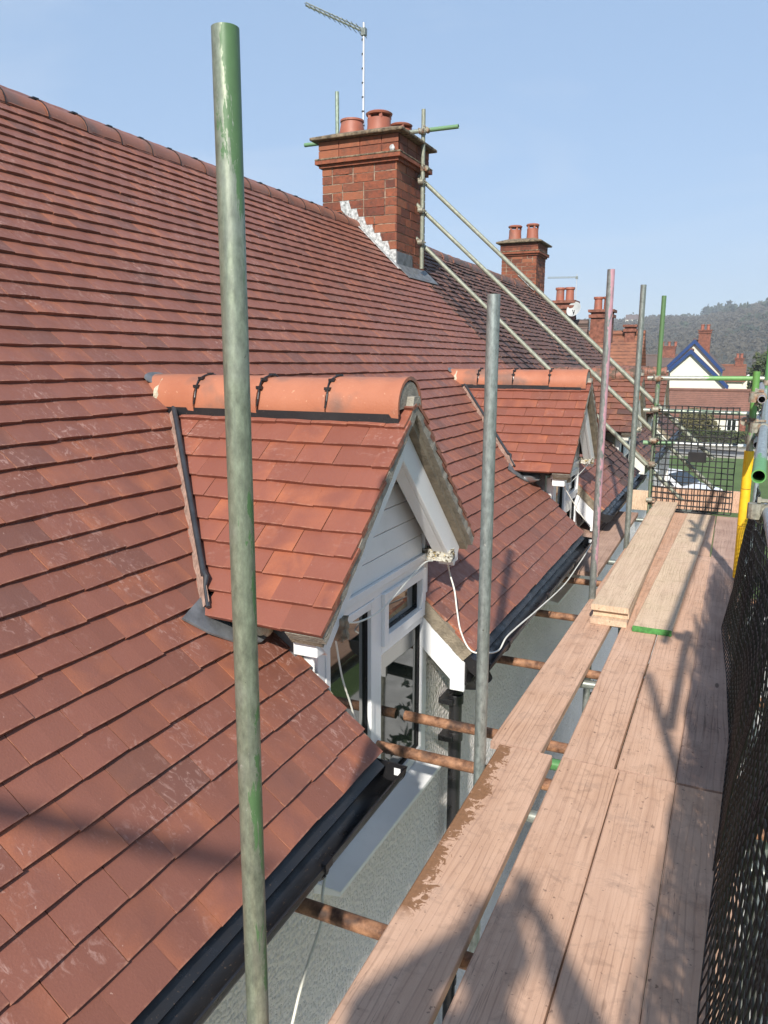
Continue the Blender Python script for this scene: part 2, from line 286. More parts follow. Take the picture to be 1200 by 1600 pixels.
# ------------------------------------------------------------------ mesh helpers
def link(o, parent=None):
    COL.objects.link(o)
    if parent is not None: o.parent = parent
    return o
def tag(o, label=None, cat=None, group=None, kind=None):
    if label: o['label'] = label
    if cat: o['category'] = cat
    if group: o['group'] = group
    if kind: o['kind'] = kind
    return o
def empty(name, loc=(0, 0, 0)):
    o = bpy.data.objects.new(name, None); o.empty_display_size = 0.1; o.location = loc; return link(o)
class MB:
    def __init__(s): s.v = []; s.f = []; s.c = []; s.uv = []; s.mi = []
    def face(s, idx, c=(0, 0, 0), uv=None, mi=0):
        s.f.append(idx); s.c.append(c); s.uv.append(uv or [(0.5, 0.5)] * len(idx)); s.mi.append(mi)
    def hexa(s, p, c=(0, 0, 0), mi=0):      # 8 points: 4 bottom ccw, 4 top ccw
        b = len(s.v); s.v += [tuple(q) for q in p]
        for f in ((3, 2, 1, 0), (4, 5, 6, 7), (0, 1, 5, 4), (1, 2, 6, 5), (2, 3, 7, 6), (3, 0, 4, 7)):
            s.face([b + i for i in f], c, mi=mi)
    def box(s, x0, x1, y0, y1, z0, z1, c=(0, 0, 0), mi=0):
        s.hexa([(x0, y0, z0), (x1, y0, z0), (x1, y1, z0), (x0, y1, z0), (x0, y0, z1), (x1, y0, z1), (x1, y1, z1), (x0, y1, z1)], c, mi)
    def prism(s, poly, d, c=(0, 0, 0)):     # planar polygon extruded by vector d
        b = len(s.v); n = len(poly); d = Vector(d)
        s.v += [tuple(p) for p in poly] + [tuple(Vector(p) + d) for p in poly]
        s.face(list(range(b, b + n))[::-1], c); s.face(list(range(b + n, b + 2 * n)), c)
        for i in range(n):
            j = (i + 1) % n; s.face([b + i, b + j, b + n + j, b + n + i], c)
    def tube(s, pts, r, seg=8, c=(0, 0, 0), cap=True):
        pts = [Vector(p) for p in pts]; rs = r if isinstance(r, list) else [r] * len(pts); b0 = len(s.v)
        for i, p in enumerate(pts):
            t = (pts[min(i + 1, len(pts) - 1)] - pts[max(i - 1, 0)]).normalized()
            a = Vector((0, 0, 1)) if abs(t.z) < 0.9 else Vector((1, 0, 0))
            u = t.cross(a).normalized(); w = t.cross(u).normalized()
            for k in range(seg):
                an = 2 * math.pi * k / seg; s.v.append(tuple(p + (u * math.cos(an) + w * math.sin(an)) * rs[i]))
        for i in range(len(pts) - 1):
            for k in range(seg):
                a = b0 + i * seg + k; b = b0 + i * seg + (k + 1) % seg; s.face([a, b, b + seg, a + seg], c)
        if cap:
            s.face([b0 + k for k in range(seg)][::-1], c); e = b0 + (len(pts) - 1) * seg; s.face([e + k for k in range(seg)], c)
    def lathe(s, prof, cx, cy, seg=24, c=(0, 0, 0)):
        b0 = len(s.v)
        for (r, z) in prof:
            for k in range(seg):
                an = 2 * math.pi * k / seg; s.v.append((cx + r * math.cos(an), cy + r * math.sin(an), z))
        for i in range(len(prof) - 1):
            for k in range(seg):
                a = b0 + i * seg + k; b = b0 + i * seg + (k + 1) % seg; s.face([a, b, b + seg, a + seg], c)
    def build(s, name, mat, parent=None, loc=None, smooth=False, bevel=0.0):
        me = bpy.data.meshes.new(name)
        vs = s.v if loc is None else [(a - loc[0], b - loc[1], c - loc[2]) for a, b, c in s.v]
        me.from_pydata(vs, [], s.f)
        for m in (mat if isinstance(mat, (list, tuple)) else [mat]): me.materials.append(m)
        for p, i in zip(me.polygons, s.mi): p.material_index = i
        if any(c != (0, 0, 0) for c in s.c):
            at = me.attributes.new('tc', 'FLOAT_COLOR', 'FACE')
            for i, c in enumerate(s.c): at.data[i].color = (*c, 1)
            ul = me.uv_layers.new(name='UVMap'); k = 0
            for u in s.uv:
                for q in u: ul.data[k].uv = q; k += 1
        if smooth:
            for p in me.polygons: p.use_smooth = True
        me.validate(); me.update()
        o = bpy.data.objects.new(name, me); link(o, parent)
        if loc is not None: o.location = loc
        if bevel:
            b = o.modifiers.new('bevel', 'BEVEL'); b.width = bevel; b.segments = 2; b.limit_method = 'ANGLE'; b.angle_limit = R(40)
        if smooth == 'auto' or smooth is True:
            try: me.set_sharp_from_angle(angle=R(42))
            except Exception: pass
        return o
def catmull(pts, n=8):
    P = [Vector(p) for p in pts]; out = []
    for i in range(len(P) - 1):
        a, b, c, d = P[max(i - 1, 0)], P[i], P[i + 1], P[min(i + 2, len(P) - 1)]
        for k in range(n):
            t = k / n
            out.append(0.5 * ((2 * b) + (c - a) * t + (2 * a - 5 * b + 4 * c - d) * t * t + (3 * b - a - 3 * c + d) * t ** 3))
    out.append(P[-1]); return out

# tiles laid on a plane: O origin, U along the course, V up the slope, N normal
def lay_tiles(mb, O, U, V, rows, gauge, seg_fn, w=0.165, th=0.016, off0=0.0, jit=1.0, lift=0.030, kick=0.0, vmax=99):
    O, U, V = Vector(O), Vector(U), Vector(V); N = U.cross(V).normalized()
    if N.z < 0: N = -N
    for r in range(rows):
        v0 = r * gauge; ln = min(gauge + 0.055, vmax - v0)
        if ln < 0.03: continue
        for (ua, ub) in seg_fn(r, v0):
            if ub - ua < 0.02: continue
            st = off0 + (0.5 * w if r % 2 else 0.0) + random.uniform(-0.012, 0.012) * jit
            k0 = math.floor((ua - st) / w); u = st + k0 * w
            while u < ub - 1e-4:
                a, b = max(u, ua), min(u + w - 0.0016, ub)
                nxt = u + w + random.uniform(-0.0015, 0.0015) * jit
                if ub - nxt < 0.035: b = ub if ub - u < 1.4 * w else b
                if b - a > 0.02:
                    jl = random.uniform(-0.0022, 0.0030) * jit; jv = random.uniform(-0.003, 0.003) * jit; sk = random.uniform(-0.0025, 0.0025) * jit
                    col = (random.random(), random.random(), random.random()); mid = (a + b) / 2; base = len(mb.v)
                    for (uu, cam_, q) in ((a, 0.0, -1), (mid, 0.0022, 0), (b, 0.0, 1)):
                        pt = O + U * uu + V * (v0 + jv + sk * q); ph = O + U * uu + V * (v0 + ln)
                        tl = lift + jl + cam_ + kick * (1 if r == 0 else 0)
                        mb.v += [tuple(pt + N * (tl - th)), tuple(pt + N * tl), tuple(ph + N * (0.008 + cam_)), tuple(ph + N * (0.008 - th + cam_))]
                    for q in (0, 1):
                        i = base + q * 4; j = i + 4; ul, ur = q * 0.5, q * 0.5 + 0.5
                        mb.face([i + 1, j + 1, j + 2, i + 2], col, [(ul, 0), (ur, 0), (ur, 1), (ul, 1)])
                        mb.face([i, j, j + 1, i + 1], col); mb.face([i + 3, j + 3, j, i], col)
                    mb.face([base, base + 1, base + 2, base + 3], col, [(0, 0)] * 4); j = base + 8
                    mb.face([j + 3, j + 2, j + 1, j], col, [(1, 0)] * 4)
                if b >= ub - 1e-4: break
                u = nxt

# ------------------------------------------------------------------ roof geometry numbers
T = 0.95; CA = 1 / math.sqrt(1 + T * T); SA = T * CA
EX, EZ = -1.06, -1.385
NRM = Vector((SA, 0, CA)); UPV = Vector((-CA, 0, SA))
EORG = Vector((EX, 0, EZ)) - NRM * 0.026
RIDGE_X, RIDGE_Z = -4.23, 1.50
VMAX = (EX - RIDGE_X) / CA - 0.02
WALLX = -1.35
DY = [2.86, 6.89, 10.92, 14.95]; HW = 0.54        # dormer centres, half width of the recess
D_EZ, D_RZ, D_HW, D_FX = -0.865, -0.130, 0.80, -1.145
D_T = (D_RZ - D_EZ) / D_HW
PARTY = 8.88; END_Y = 17.6; START_Y = -2.2
def rz(x): return EZ + T * (EX - x)
def rx(z): return EX - (z - EZ) / T
def segs_main(y0, y1, joggle=False):
    def fn(r, v):
        x = EX - CA * (v + 0.03); z = rz(x); cuts = []
        for yc in DY:
            if x > -1.62: h = HW
            elif z < D_RZ - 0.02: h = max(0, (D_RZ - z) / D_T - 0.16)
            else: h = 0
            if h > 0: cuts.append((yc - h, yc + h))
        a, b = y0, y1
        if joggle == 'end': b = y1 + 0.08 * (r % 2)
        if joggle == 'start': a = y0 + 0.08 * (r % 2)
        out = []; cur = a
        for (c, d) in cuts:
            if d < a or c > b: continue
            out.append((cur, min(c, b))); cur = d
        if cur < b: out.append((cur, b))
        return [s for s in out if s[1] > s[0]]
    return fn

def deck(parent, y0, y1, mat):
    mb = MB()
    def slab(ya, yb, va, vb):
        p = [EORG + UPV * va + Vector((0, ya, 0)), EORG + UPV * va + Vector((0, yb, 0)), EORG + UPV * vb + Vector((0, yb, 0)), EORG + UPV * vb + Vector((0, ya, 0))]
        mb.prism([q - NRM * 0.004 for q in p], -NRM * 0.05)
    vcut = (EX + 1.60) / CA
    cs = [d for d in DY if y0 < d < y1]; cur = y0
    for d in cs: slab(cur, d - HW, 0.01, vcut); cur = d + HW
    slab(cur, y1, 0.01, vcut)
    slab(y0, y1, vcut, VMAX)
    # rear slope
    a = Vector((RIDGE_X, 0, RIDGE_Z - 0.02)); bk = Vector((-CA, 0, -SA))
    p = [a + Vector((0, y0, 0)), a + Vector((0, y1, 0)), a + bk * 4.3 + Vector((0, y1, 0)), a + bk * 4.3 + Vector((0, y0, 0))]
    mb.prism(p, Vector((0, 0, -0.05)))
    return mb.build('roof', mat, parent)

def half_ridge(mb, axis, y0, y1, cx, cz, r, th=0.014, seg=12, c=(0, 0, 0), collar=0.0, ext=0.0):
    """half-round ridge tile along axis 'x' or 'y' from y0 to y1"""
    b0 = len(mb.v)
    def P(l, a, rr):
        o = rr * math.cos(a); h = rr * math.sin(a)
        return (cx + o, l, cz + h) if axis == 'y' else (l, cx + o, cz + h)
    angs = [-ext + (math.pi + 2 * ext) * k / seg for k in range(seg + 1)]
    stations = [(y0, r + collar), (y0 + 0.03 * (1 if y1 > y0 else -1), r + collar * 0.9), (y0 + 0.045 * (1 if y1 > y0 else -1), r), (y1, r)]
    for (l, rr) in stations:
        for a in angs: mb.v.append(P(l, a, rr))
        for a in angs: mb.v.append(P(l, a, rr - th))
    n = seg + 1; S = 2 * n
    for s_ in range(len(stations) - 1):
        for k in range(seg):
            a = b0 + s_ * S + k; mb.face([a, a + 1, a + 1 + S, a + S], c)
            a = b0 + s_ * S + n + k; mb.face([a + 1, a, a + S, a + S + 1], c)
        for k in (0, seg):
            a = b0 + s_ * S + k; mb.face([a, a + n, a + n + S, a + S], c)
    for s_ in (0, len(stations) - 1):
        for k in range(seg):
            a = b0 + s_ * S + k; mb.face([a, a + 1, a + 1 + n, a + n], c)

# ------------------------------------------------------------------ the two houses under the long roof
def make_dormer(house, yc, new=True, detail=True):
    tm = TILE_DOR if new else TILE_OLD2
    yw = yc; yc = yc - 0.025
    dz = 0.0 if new else 0.01
    body = MB()
    # gable wall, cheeks and front wall strip above the window
    apz = D_RZ - 0.10
    zt = -0.93
    body.prism([(WALLX, yw - HW - 0.02, zt), (WALLX, yw + HW + 0.02, zt), (WALLX, yc + 0.30, -0.52), (WALLX, yc, apz - 0.06), (WALLX, yc - 0.30, -0.52)], (-0.05, 0, 0))
    for s in (-1, 1):
        y = yw + s * (HW + 0.0)
        body.prism([(WALLX - 0.05, y, -1.10), (WALLX - 0.05, y, zt + 0.10), (-1.75, y, zt + 0.10), (-1.75, y, -0.80), (-1.65, y, -0.86)], (0, s * 0.03, 0))
    dm = body.build('dormer', LEAD if new else MORTAR, house)
    # tiles both sides
    mb = MB(); sl = math.sqrt(D_HW ** 2 + (D_RZ - D_EZ) ** 2); rows = 11; g = sl / (rows - 0.25)
    for s in (-1, 1):
        V = Vector((0, -s * D_HW, D_RZ - D_EZ)).normalized(); U = Vector((1, 0, 0))
        N = Vector((0, s * (D_RZ - D_EZ), D_HW)).normalized()
        O = Vector((0, yc + s * D_HW, D_EZ)) - N * 0.024
        def fn(r, v, V=V, O=O):
            z = O.z + V.z * v; return [(rx(z) - 0.10 if r else -1.62, D_FX + random.uniform(-0.004, 0.004))]
        lay_tiles(mb, O, U, V, rows, g, fn, off0=-1.14 % 0.165, jit=0.9 if new else 2.2, lift=0.030 if new else 0.034, vmax=sl - 0.03)
    mb.build('dormer_tiles', tm, dm)
    # boarding under the tiles
    mb = MB()
    for s in (-1, 1):
        N = Vector((0, s * (D_RZ - D_EZ), D_HW)).normalized()
        p = [(D_FX - 0.015, yc + s * D_HW * 0.985, D_EZ + 0.01), (D_FX - 0.015, yc, D_RZ), (rx(D_RZ) - 0.02, yc, D_RZ), (-1.62, yc + s * D_HW * 0.985, D_EZ + 0.01)]
        mb.prism([Vector(q) - N * 0.03 for q in p], -N * 0.012)
    mb.build('underlay', FELT, dm)
    # mortar bedding and undercloak along the verge
    for s in (-1, 1):
        V = Vector((0, -s * D_HW, D_RZ - D_EZ)).normalized(); N = Vector((0, s * (D_RZ - D_EZ), D_HW)).normalized()
        mb = MB(); E = Vector((0, yc + s * D_HW, D_EZ))
        n = 34; pr = []
        for i in range(n + 1):
            t = sl * i / n; saw = 0.004 * ((t / g) % 1.0) + random.uniform(-0.0015, 0.0015)
            pr.append((t, saw))
        for i in range(n):
            q = []
            for (t, sw) in (pr[i], pr[i + 1]):
                a = E + V * t
                q.append((a - N * 0.016, a - N * 0.056, sw))
            x0 = D_FX - 0.004
            p0, p1 = q[0], q[1]
            mb.hexa([(x0 - 0.14, *p0[1].yz), (x0 + p0[2], *p0[1].yz), (x0 + p1[2], *p1[1].yz), (x0 - 0.14, *p1[1].yz),
                     (x0 - 0.14, *p0[0].yz), (x0 + p0[2], *p0[0].yz), (x0 + p1[2], *p1[0].yz), (x0 - 0.14, *p1[0].yz)])
        mb.build('verge_mortar', MORTAR, dm)
        mb = MB(); a0 = E - N * 0.057; a1 = E + V * (sl - 0.02) - N * 0.057
        mb.prism([(x0 - 0.02, a0.y, a0.z), (x0 - 0.02, a1.y, a1.z), (x0 - 0.02, (a1 - N * 0.026).y, (a1 - N * 0.026).z), (x0 - 0.02, (a0 - N * 0.026).y, (a0 - N * 0.026).z)], (-0.12, 0, 0))
        mb.build('undercloak', MORTAR_D, dm)
    # boxed bargeboards with square ends
    for s in (-1, 1):
        V = Vector((0, -s * D_HW, D_RZ - D_EZ)).normalized(); N = Vector((0, s * (D_RZ - D_EZ), D_HW)).normalized()
        E = Vector((0, yc + s * D_HW, D_EZ)); mb = MB()
        def q(t, d, x): a = E + V * t - N * d; return (x, a.y, a.z)
        d0, d1 = 0.084, 0.195; top = sl - 0.0
        for (xa, xb, da, db) in ((D_FX - 0.080, D_FX - 0.058, d0, d1), (WALLX + 0.065, D_FX - 0.081, d1 - 0.018, d1 - 0.003)):
            tt = top + (0.5 * (da + db)) * D_T * 0  # meets its twin on the centre plane
            pts = []
            for d in (da, db):
                # where the offset line meets y = yc
                a = E - N * d; tc_ = (yc - a.y) / V.y
                pts.append((d, tc_))
            mb.hexa([q(0.02, db, xa), q(0.02, db, xb), q(pts[1][1], db, xb), q(pts[1][1], db, xa), q(0.02, da, xa), q(0.02, da, xb), q(pts[0][1], da, xb), q(pts[0][1], da, xa)])
        # square box end
        ye = yc + s * (D_HW - 0.155)
        mb.box(-1.30, D_FX - 0.062, min(ye, ye + s * 0.075), max(ye, ye + s * 0.075), D_EZ - 0.115, D_EZ - 0.018)
        o = mb.build('bargeboard', WHITE if new else plain("old_white_paint", (0.62, 0.60, 0.54), 0.7, 0, 0.2, 20), dm, bevel=0.004)
    # shiplap cladding boards
    mb = MB(); z = zt + 0.012; bh = 0.098
    def hwz(z): return max(0, (D_RZ - 0.12 - z) / D_T + 0.04)
    while z < D_RZ - 0.2:
        z1 = min(z + bh - 0.006, D_RZ - 0.16); w0 = min(HW + 0.01, hwz(z)); w1 = min(HW + 0.01, hwz(z1))
        x0 = WALLX + 0.002
        mb.hexa([(x0, yc - w0, z), (x0 + 0.014, yc - w0, z), (x0 + 0.014, yc + w0, z), (x0, yc + w0, z), (x0, yc - w1, z1), (x0 + 0.009, yc - w1, z1), (x0 + 0.009, yc + w1, z1), (x0, yc + w1, z1)])
        z += bh
    mb.build('cladding', WHITE, dm, bevel=0.002)
    mb = MB(); mb.box(WALLX + 0.003, WALLX + 0.032, yw - HW - 0.06, yw + HW + 0.03, zt - 0.022, zt + 0.010)
    mb.box(WALLX + 0.003, WALLX + 0.024, yw + HW + 0.001, yw + HW + 0.030, zt + 0.0105, zt + 0.26)
    mb.build('cladding_trim', WHITE, dm, bevel=0.002)
    # ridge tiles
    mb = MB(); n = 4; x1 = D_FX - 0.028; L = 0.325
    for i in range(n):
        a = x1 - i * L; half_ridge(mb, 'x', a - 0.003, a - L + 0.004, yc + random.uniform(-0.003, 0.003), D_RZ - 0.054 + random.uniform(-0.002, 0.003), 0.120 + random.uniform(-0.003, 0.003), seg=16, collar=0.004, ext=0.30)
    mb.build('ridge_tiles', RIDGE_NEW if new else RIDGE_OLD, dm, smooth=True)
    if new:
        mb = MB()
        for i in range(1, n):
            x = x1 - i * L + 0.004
            arc = [(x + 0.006 * math.sin(a * 5), yc + 0.127 * math.cos(a), D_RZ - 0.054 + 0.127 * math.sin(a)) for a in [math.pi * k / 14 for k in range(15)]]
            mb = MB(); mb.tube(arc, 0.004, 6)
            for a in (1.05, 1.57, 2.1, 2.5):
                mb.box(x - 0.013, x + 0.013, yc + 0.127 * math.cos(a) - 0.008, yc + 0.127 * math.cos(a) + 0.008, D_RZ - 0.054 + 0.127 * math.sin(a) - 0.006, D_RZ - 0.054 + 0.127 * math.sin(a) + 0.006)
            mb.build('ridge_clip', BLACK, dm)
        mb = MB()     # dark ventilated strip under the ridge tiles
        for s in (-1, 1): mb.box(-2.44, D_FX - 0.03, yc + s * 0.110 - 0.010, yc + s * 0.110 + 0.010, D_RZ - 0.115, D_RZ - 0.07)
        mb.build('ridge_seal', BLACK, dm)
    mb = MB()         # mortared ridge end
    pts = [(D_FX - 0.034, yc + 0.107 * math.cos(a), D_RZ - 0.054 + 0.107 * math.sin(a)) for a in [math.pi * k / 12 for k in range(13)]]
    pts += [(D_FX - 0.034, yc, D_RZ - 0.045)]
    mb.prism(pts, (-0.03, 0, 0)); mb.prism([(D_FX - 0.002, yc - 0.055, D_RZ - 0.075), (D_FX - 0.002, yc + 0.055, D_RZ - 0.075), (D_FX - 0.002, yc + 0.03, D_RZ - 0.005), (D_FX - 0.002, yc - 0.03, D_RZ - 0.005)], (-0.03, 0, 0)); mb.build('ridge_end_mortar', MORTAR, dm)
    if new:
        # valley strips with folded foot
        for s in (-1, 1):
            a = Vector((rx(D_RZ - 0.04) + 0.01, yc + s * 0.055, D_RZ - 0.03)); b = Vector((rx(D_EZ) + 0.0, yc + s * (D_HW - 0.02), D_EZ + 0.04))
            d = (b - a); mb = MB(); off = NRM * 0.012
            mb.tube([a + off + d * (0.9 * k / 10) for k in range(11)], [0.0115] * 11, 10)
            e = a + off + d * 0.885
            mb.tube([e, e + d * 0.03 + NRM * 0.012, e + d * 0.055 - NRM * 0.004, e + d * 0.13 - NRM * 0.008], [0.013, 0.012, 0.007, 0.008], 8)
            mb.build('valley_strip', plain("grey_valley_trim", (0.03, 0.032, 0.036), 0.45, 0, 0.3, 18), dm, smooth=True)
            mb = MB(); q = []
            for k in range(25):
                t = k / 24; p = a + d * t + NRM * (-0.004); q.append(p + Vector((0, s * (0.008 + 0.002 * math.sin(k * 2.3) + 0.001 * math.sin(k * 5.1)), 0)))
            for k in range(24):
                p0, p1 = q[k], q[k + 1]; i0 = a + d * (k / 24); i1 = a + d * ((k + 1) / 24)
                mb.prism([p0 + NRM * 0.006, i0 + NRM * 0.016, i1 + NRM * 0.016, p1 + NRM * 0.006], -NRM * 0.03)
            mb.build('valley_mortar', VMORT, dm)
        mb = MB()  # pale mortar and lead dressed where the ridge meets the big roof
        cx = rx(D_RZ + 0.04)
        ic = bmesh.new(); bmesh.ops.create_icosphere(ic, subdivisions=3, radius=1.0)
        for vtx in ic.verts:
            n_ = 1 + 0.18 * mnoise.noise(vtx.co * 3.1); vtx.co = Vector((vtx.co.x * 0.05 * n_, vtx.co.y * 0.125 * n_, vtx.co.z * 0.10 * n_)) + Vector((cx + 0.055, yc, D_RZ - 0.045))
        for vtx in ic.verts: mb.v.append(tuple(vtx.co))
        for f in ic.faces: mb.face([v.index for v in f.verts])
        ic.free(); mb.build('ridge_foot_mortar', MORTAR_P, dm, smooth=True)
        mb = MB(); nn = 14
        ring = [EORG * 0 + Vector((cx - 0.005 - 0.040 * math.cos(a) * CA, yc - 0.02 + 0.085 * math.sin(a), 0)) for a in [2 * math.pi * k / nn for k in range(nn)]]
        ring = [Vector((p.x, p.y, rz(p.x))) + NRM * (0.004) for p in ring]
        mb.prism(ring, NRM * 0.006); mb.build('lead_saddle', LEAD, dm)
        # lead apron at the foot of each valley
        for s in (-1, 1):
            def W(x, y, h): p = Vector((x, y, rz(x))) + NRM * h; return p
            outl = [(-1.625, 0.90), (-1.56, 0.84), (-1.505, 0.76), (-1.475, 0.66), (-1.485, 0.56), (-1.60, 0.55), (-1.66, 0.74)]
            mb = MB(); p = [W(x, yc + s * y, 0.004) for x, y in outl]
            if s < 0: p = p[::-1]
            mb.prism(p, NRM * 0.008); mb.build('lead_apron', LEAD, dm)
    # window: frame with bars, panes, sill
    fr = MB(); xb, xf = WALLX - 0.045, WALLX + 0.018
    z0, z1 = -2.0, zt - 0.022
    y0, y1, ym = yw - HW + 0.02, yw + HW + 0.06, yw + 0.01
    fr.box(xb, xf, y0, y0 + 0.055, z0, z1); fr.box(xb, xf, y1 - 0.06, y1, z0, z1)
    fr.box(xb, xf, y0 + 0.055, y1 - 0.06, z1 - 0.04, z1); fr.box(xb, xf, y0 + 0.055, y1 - 0.06, z0, z0 + 0.05)
    fr.box(xb, xf, ym - 0.04, ym + 0.035, z0 + 0.05, z1 - 0.04)
    def sash(a, b, c, d, w, proud):
        x = xf + proud
        fr.box(xb + 0.01, x, a, a + w, c, d); fr.box(xb + 0.01, x, b - w, b, c, d); fr.box(xb + 0.01, x, a + w, b - w, c, c + w); fr.box(xb + 0.01, x, a + w, b - w, d - w, d)
    ya, yb = ym + 0.036, y1 - 0.061
    sash(ya, yb, -1.235, z1 - 0.041, 0.045, 0.016)
    fr.box(xb, xf, ya, yb, -1.275, -1.236)
    sash(y0 + 0.056, ym - 0.041, z0 + 0.051, z1 - 0.041, 0.035, 0.004)
    w = fr.build('window', WHITE, house, bevel=0.003)
    for (a, b, c, d) in ((y0 + 0.088, ym - 0.073, z0 + 0.083, z1 - 0.073), (ya + 0.042, yb - 0.042, -1.193, z1 - 0.083), (ya - 0.003, yb + 0.003, z0 + 0.048, -1.272)):
        mb = MB(); mb.box(WALLX - 0.02, WALLX - 0.008, a, b, c, d); mb.build('pane', GLASS, w)
        mb = MB(); x = WALLX - 0.008; e = 0.008
        for (p, q, r_, s_) in ((a, a + e, c, d), (b - e, b, c, d), (a + e, b - e, c, c + e), (a + e, b - e, d - e, d)): mb.box(x, x + 0.012, p, q, r_, s_)
        mb.build('gasket', BLACK, w)
    mb = MB(); mb.hexa([(WALLX + 0.0, y0 - 0.03, z0 - 0.055), (-1.245, y0 + 0.0, z0 - 0.057), (-1.225, y1 + 0.02, z0 - 0.057), (WALLX, y1 + 0.02, z0 - 0.055),
                        (WALLX + 0.0, y0 - 0.03, z0 - 0.004), (-1.245, y0 + 0.0, z0 - 0.035), (-1.225, y1 + 0.02, z0 - 0.035), (WALLX, y1 + 0.02, z0 - 0.004)])
    mb.build('sill', WHITE, w, bevel=0.004)
    # crumbly timber lookouts left under the boards
    for (yy, sx) in ((yw + HW + 0.03, 1), (yw - HW - 0.03, -1)):
        mb = MB(); bm_ = bmesh.new(); bmesh.ops.create_cube(bm_, size=1.0); bmesh.ops.subdivide_edges(bm_, edges=bm_.edges[:], cuts=5, use_grid_fill=True)
        for v in bm_.verts:
            k = 1 + 0.16 * mnoise.noise(v.co * 4 + Vector((yy, 0, 0))); v.co = Vector((v.co.x * 0.15 * k, v.co.y * (0.07 if sx > 0 else 0.045) * k, v.co.z * (0.055 if sx > 0 else 0.085) * k)) + Vector((-1.265, yy, -0.925 if sx > 0 else -0.93))
        for v in bm_.verts: mb.v.append(tuple(v.co))
        for f in bm_.faces: mb.face([v.index for v in f.verts])
        bm_.free(); mb.build('timber_lookout', FLAKY if sx > 0 else TIMBER, dm)
    return dm

def verge(house, y, s, zmat=WHITE, low=True):
    """cut end of the big roof beside a dormer: mortar bed and white bargeboard; s=+1 faces -y"""
    L = (EX + 1.62) / CA
    mb = MB(); a = EORG + Vector((0, y, 0))
    f = -s
    n = 20
    for i in range(n):
        v0, v1 = L * i / n, L * (i + 1) / n
        j = [random.uniform(-0.004, 0.004) for _ in range(2)]
        p = [a + UPV * v0, a + UPV * v1]
        mb.prism([p[0] + NRM * 0.012, p[1] + NRM * 0.012, p[1] - NRM * 0.055, p[0] - NRM * 0.055], (0, f * (0.012 + j[0]) - 0 * 1, 0))
        mb.prism([p[0] + NRM * 0.012, p[1] + NRM * 0.012, p[1] - NRM * 0.055, p[0] - NRM * 0.055], (0, -f * 0.03, 0))
    mb.build('verge_mortar', MORTAR_D, house)
    mb = MB(); b0 = a - NRM * 0.056
    v1 = (EX - WALLX) / CA + 0.02
    q = [b0 + UPV * (-0.012), b0 + UPV * v1, b0 + UPV * v1 - Vector((0, 0, 0.175)), b0 + UPV * (-0.012) + Vector((-0.075, 0, -0.10)) , b0 + UPV * (-0.012) + Vector((-0.075, 0, -0.155)), b0 + UPV * (-0.012) + Vector((0, 0, -0.155))]
    yy = f * 0.002
    q2 = [p + Vector((0, yy, 0)) for p in q]
    mb.prism(q2, (0, -f * 0.022, 0)); mb.build('bargeboard', zmat, house, bevel=0.003)

def gutter(house, y0, y1, mat, sticker=None):
    mb = MB(); cx, cz, r = -1.035, -1.452, 0.056; seg = 12
    prof = [(cx + r * math.cos(math.pi + math.pi * k / seg), cz + r * 0.95 * math.sin(math.pi + math.pi * k / seg)) for k in range(seg + 1)]
    prof = [(cx - r, cz + 0.02)] + prof + [(cx + r, cz + 0.012), (cx + r + 0.006, cz + 0.012), (cx + r + 0.006, cz)]
    prof2 = [(x - (0.003 if x < cx else -0.003) * 1, z - 0.003) for x, z in prof]
    ny = max(2, int((y1 - y0) / 0.25)); b = 0
    for i in range(ny + 1):
        y = y0 + (y1 - y0) * i / ny
        for x, z in prof: mb.v.append((x, y, z))
    n = len(prof)
    for i in range(ny):
        for k in range(n - 1):
            a = i * n + k; mb.face([a, a + 1, a + 1 + n, a + n])
    g = mb.build('gutter', mat, house, smooth=True); so = g.modifiers.new('s', 'SOLIDIFY'); so.thickness = 0.003
    # end stop
    for ye in (y0, y1):
        mb = MB(); pts = [(cx + (r + 0.004) * math.cos(math.pi + math.pi * k / 16), ye, cz + (r + 0.004) * math.sin(math.pi + math.pi * k / 16)) for k in range(17)]
        pts = [(cx - r - 0.004, ye, cz + 0.022)] + pts + [(cx + r + 0.01, ye, cz + 0.016)]
        mb.prism(pts, (0, 0.006 if ye == y1 else -0.006, 0)); mb.build('gutter_end_cap', mat, g)
    # union brackets
    y = y0 + 0.35
    while y < y1 - 0.1:
        mb = MB(); pts = [(cx + (r + 0.005) * math.cos(math.pi + math.pi * k / 16), y, cz + (r + 0.005) * 0.97 * math.sin(math.pi + math.pi * k / 16)) for k in range(17)]
        mb.tube(pts, 0.006, 6); mb.box(cx + r - 0.004, cx + r + 0.012, y - 0.02, y + 0.02, cz - 0.004, cz + 0.02); mb.build('gutter_bracket', mat, g); y += 0.9
    # eaves tray and fascia
    mb = MB(); mb.hexa([(-1.13, y0, EZ - 0.068), (-1.052, y0, EZ - 0.062), (-1.052, y1 - 0.02, EZ - 0.062), (-1.13, y1 - 0.02, EZ - 0.068), (-1.13, y0, EZ - 0.0), (-1.050, y0, EZ - 0.055), (-1.050, y1 - 0.02, EZ - 0.055), (-1.13, y1 - 0.02, EZ - 0.0)])
    mb.box(-1.118, -1.098, y0 + 0.01, y1 - 0.01, EZ - 0.19, EZ - 0.07)
    mb.box(WALLX, -1.12, y0 + 0.40, y1 - 0.01, EZ - 0.19, EZ - 0.178)
    mb.build('fascia', mat, house)
    if sticker:
        mb = MB(); mb.box(-1.02, -0.995, y1 - 0.0015, y1 - 0.0008, cz - 0.026, cz + 0.002)
        mb.build('sticker', WHITE, g)

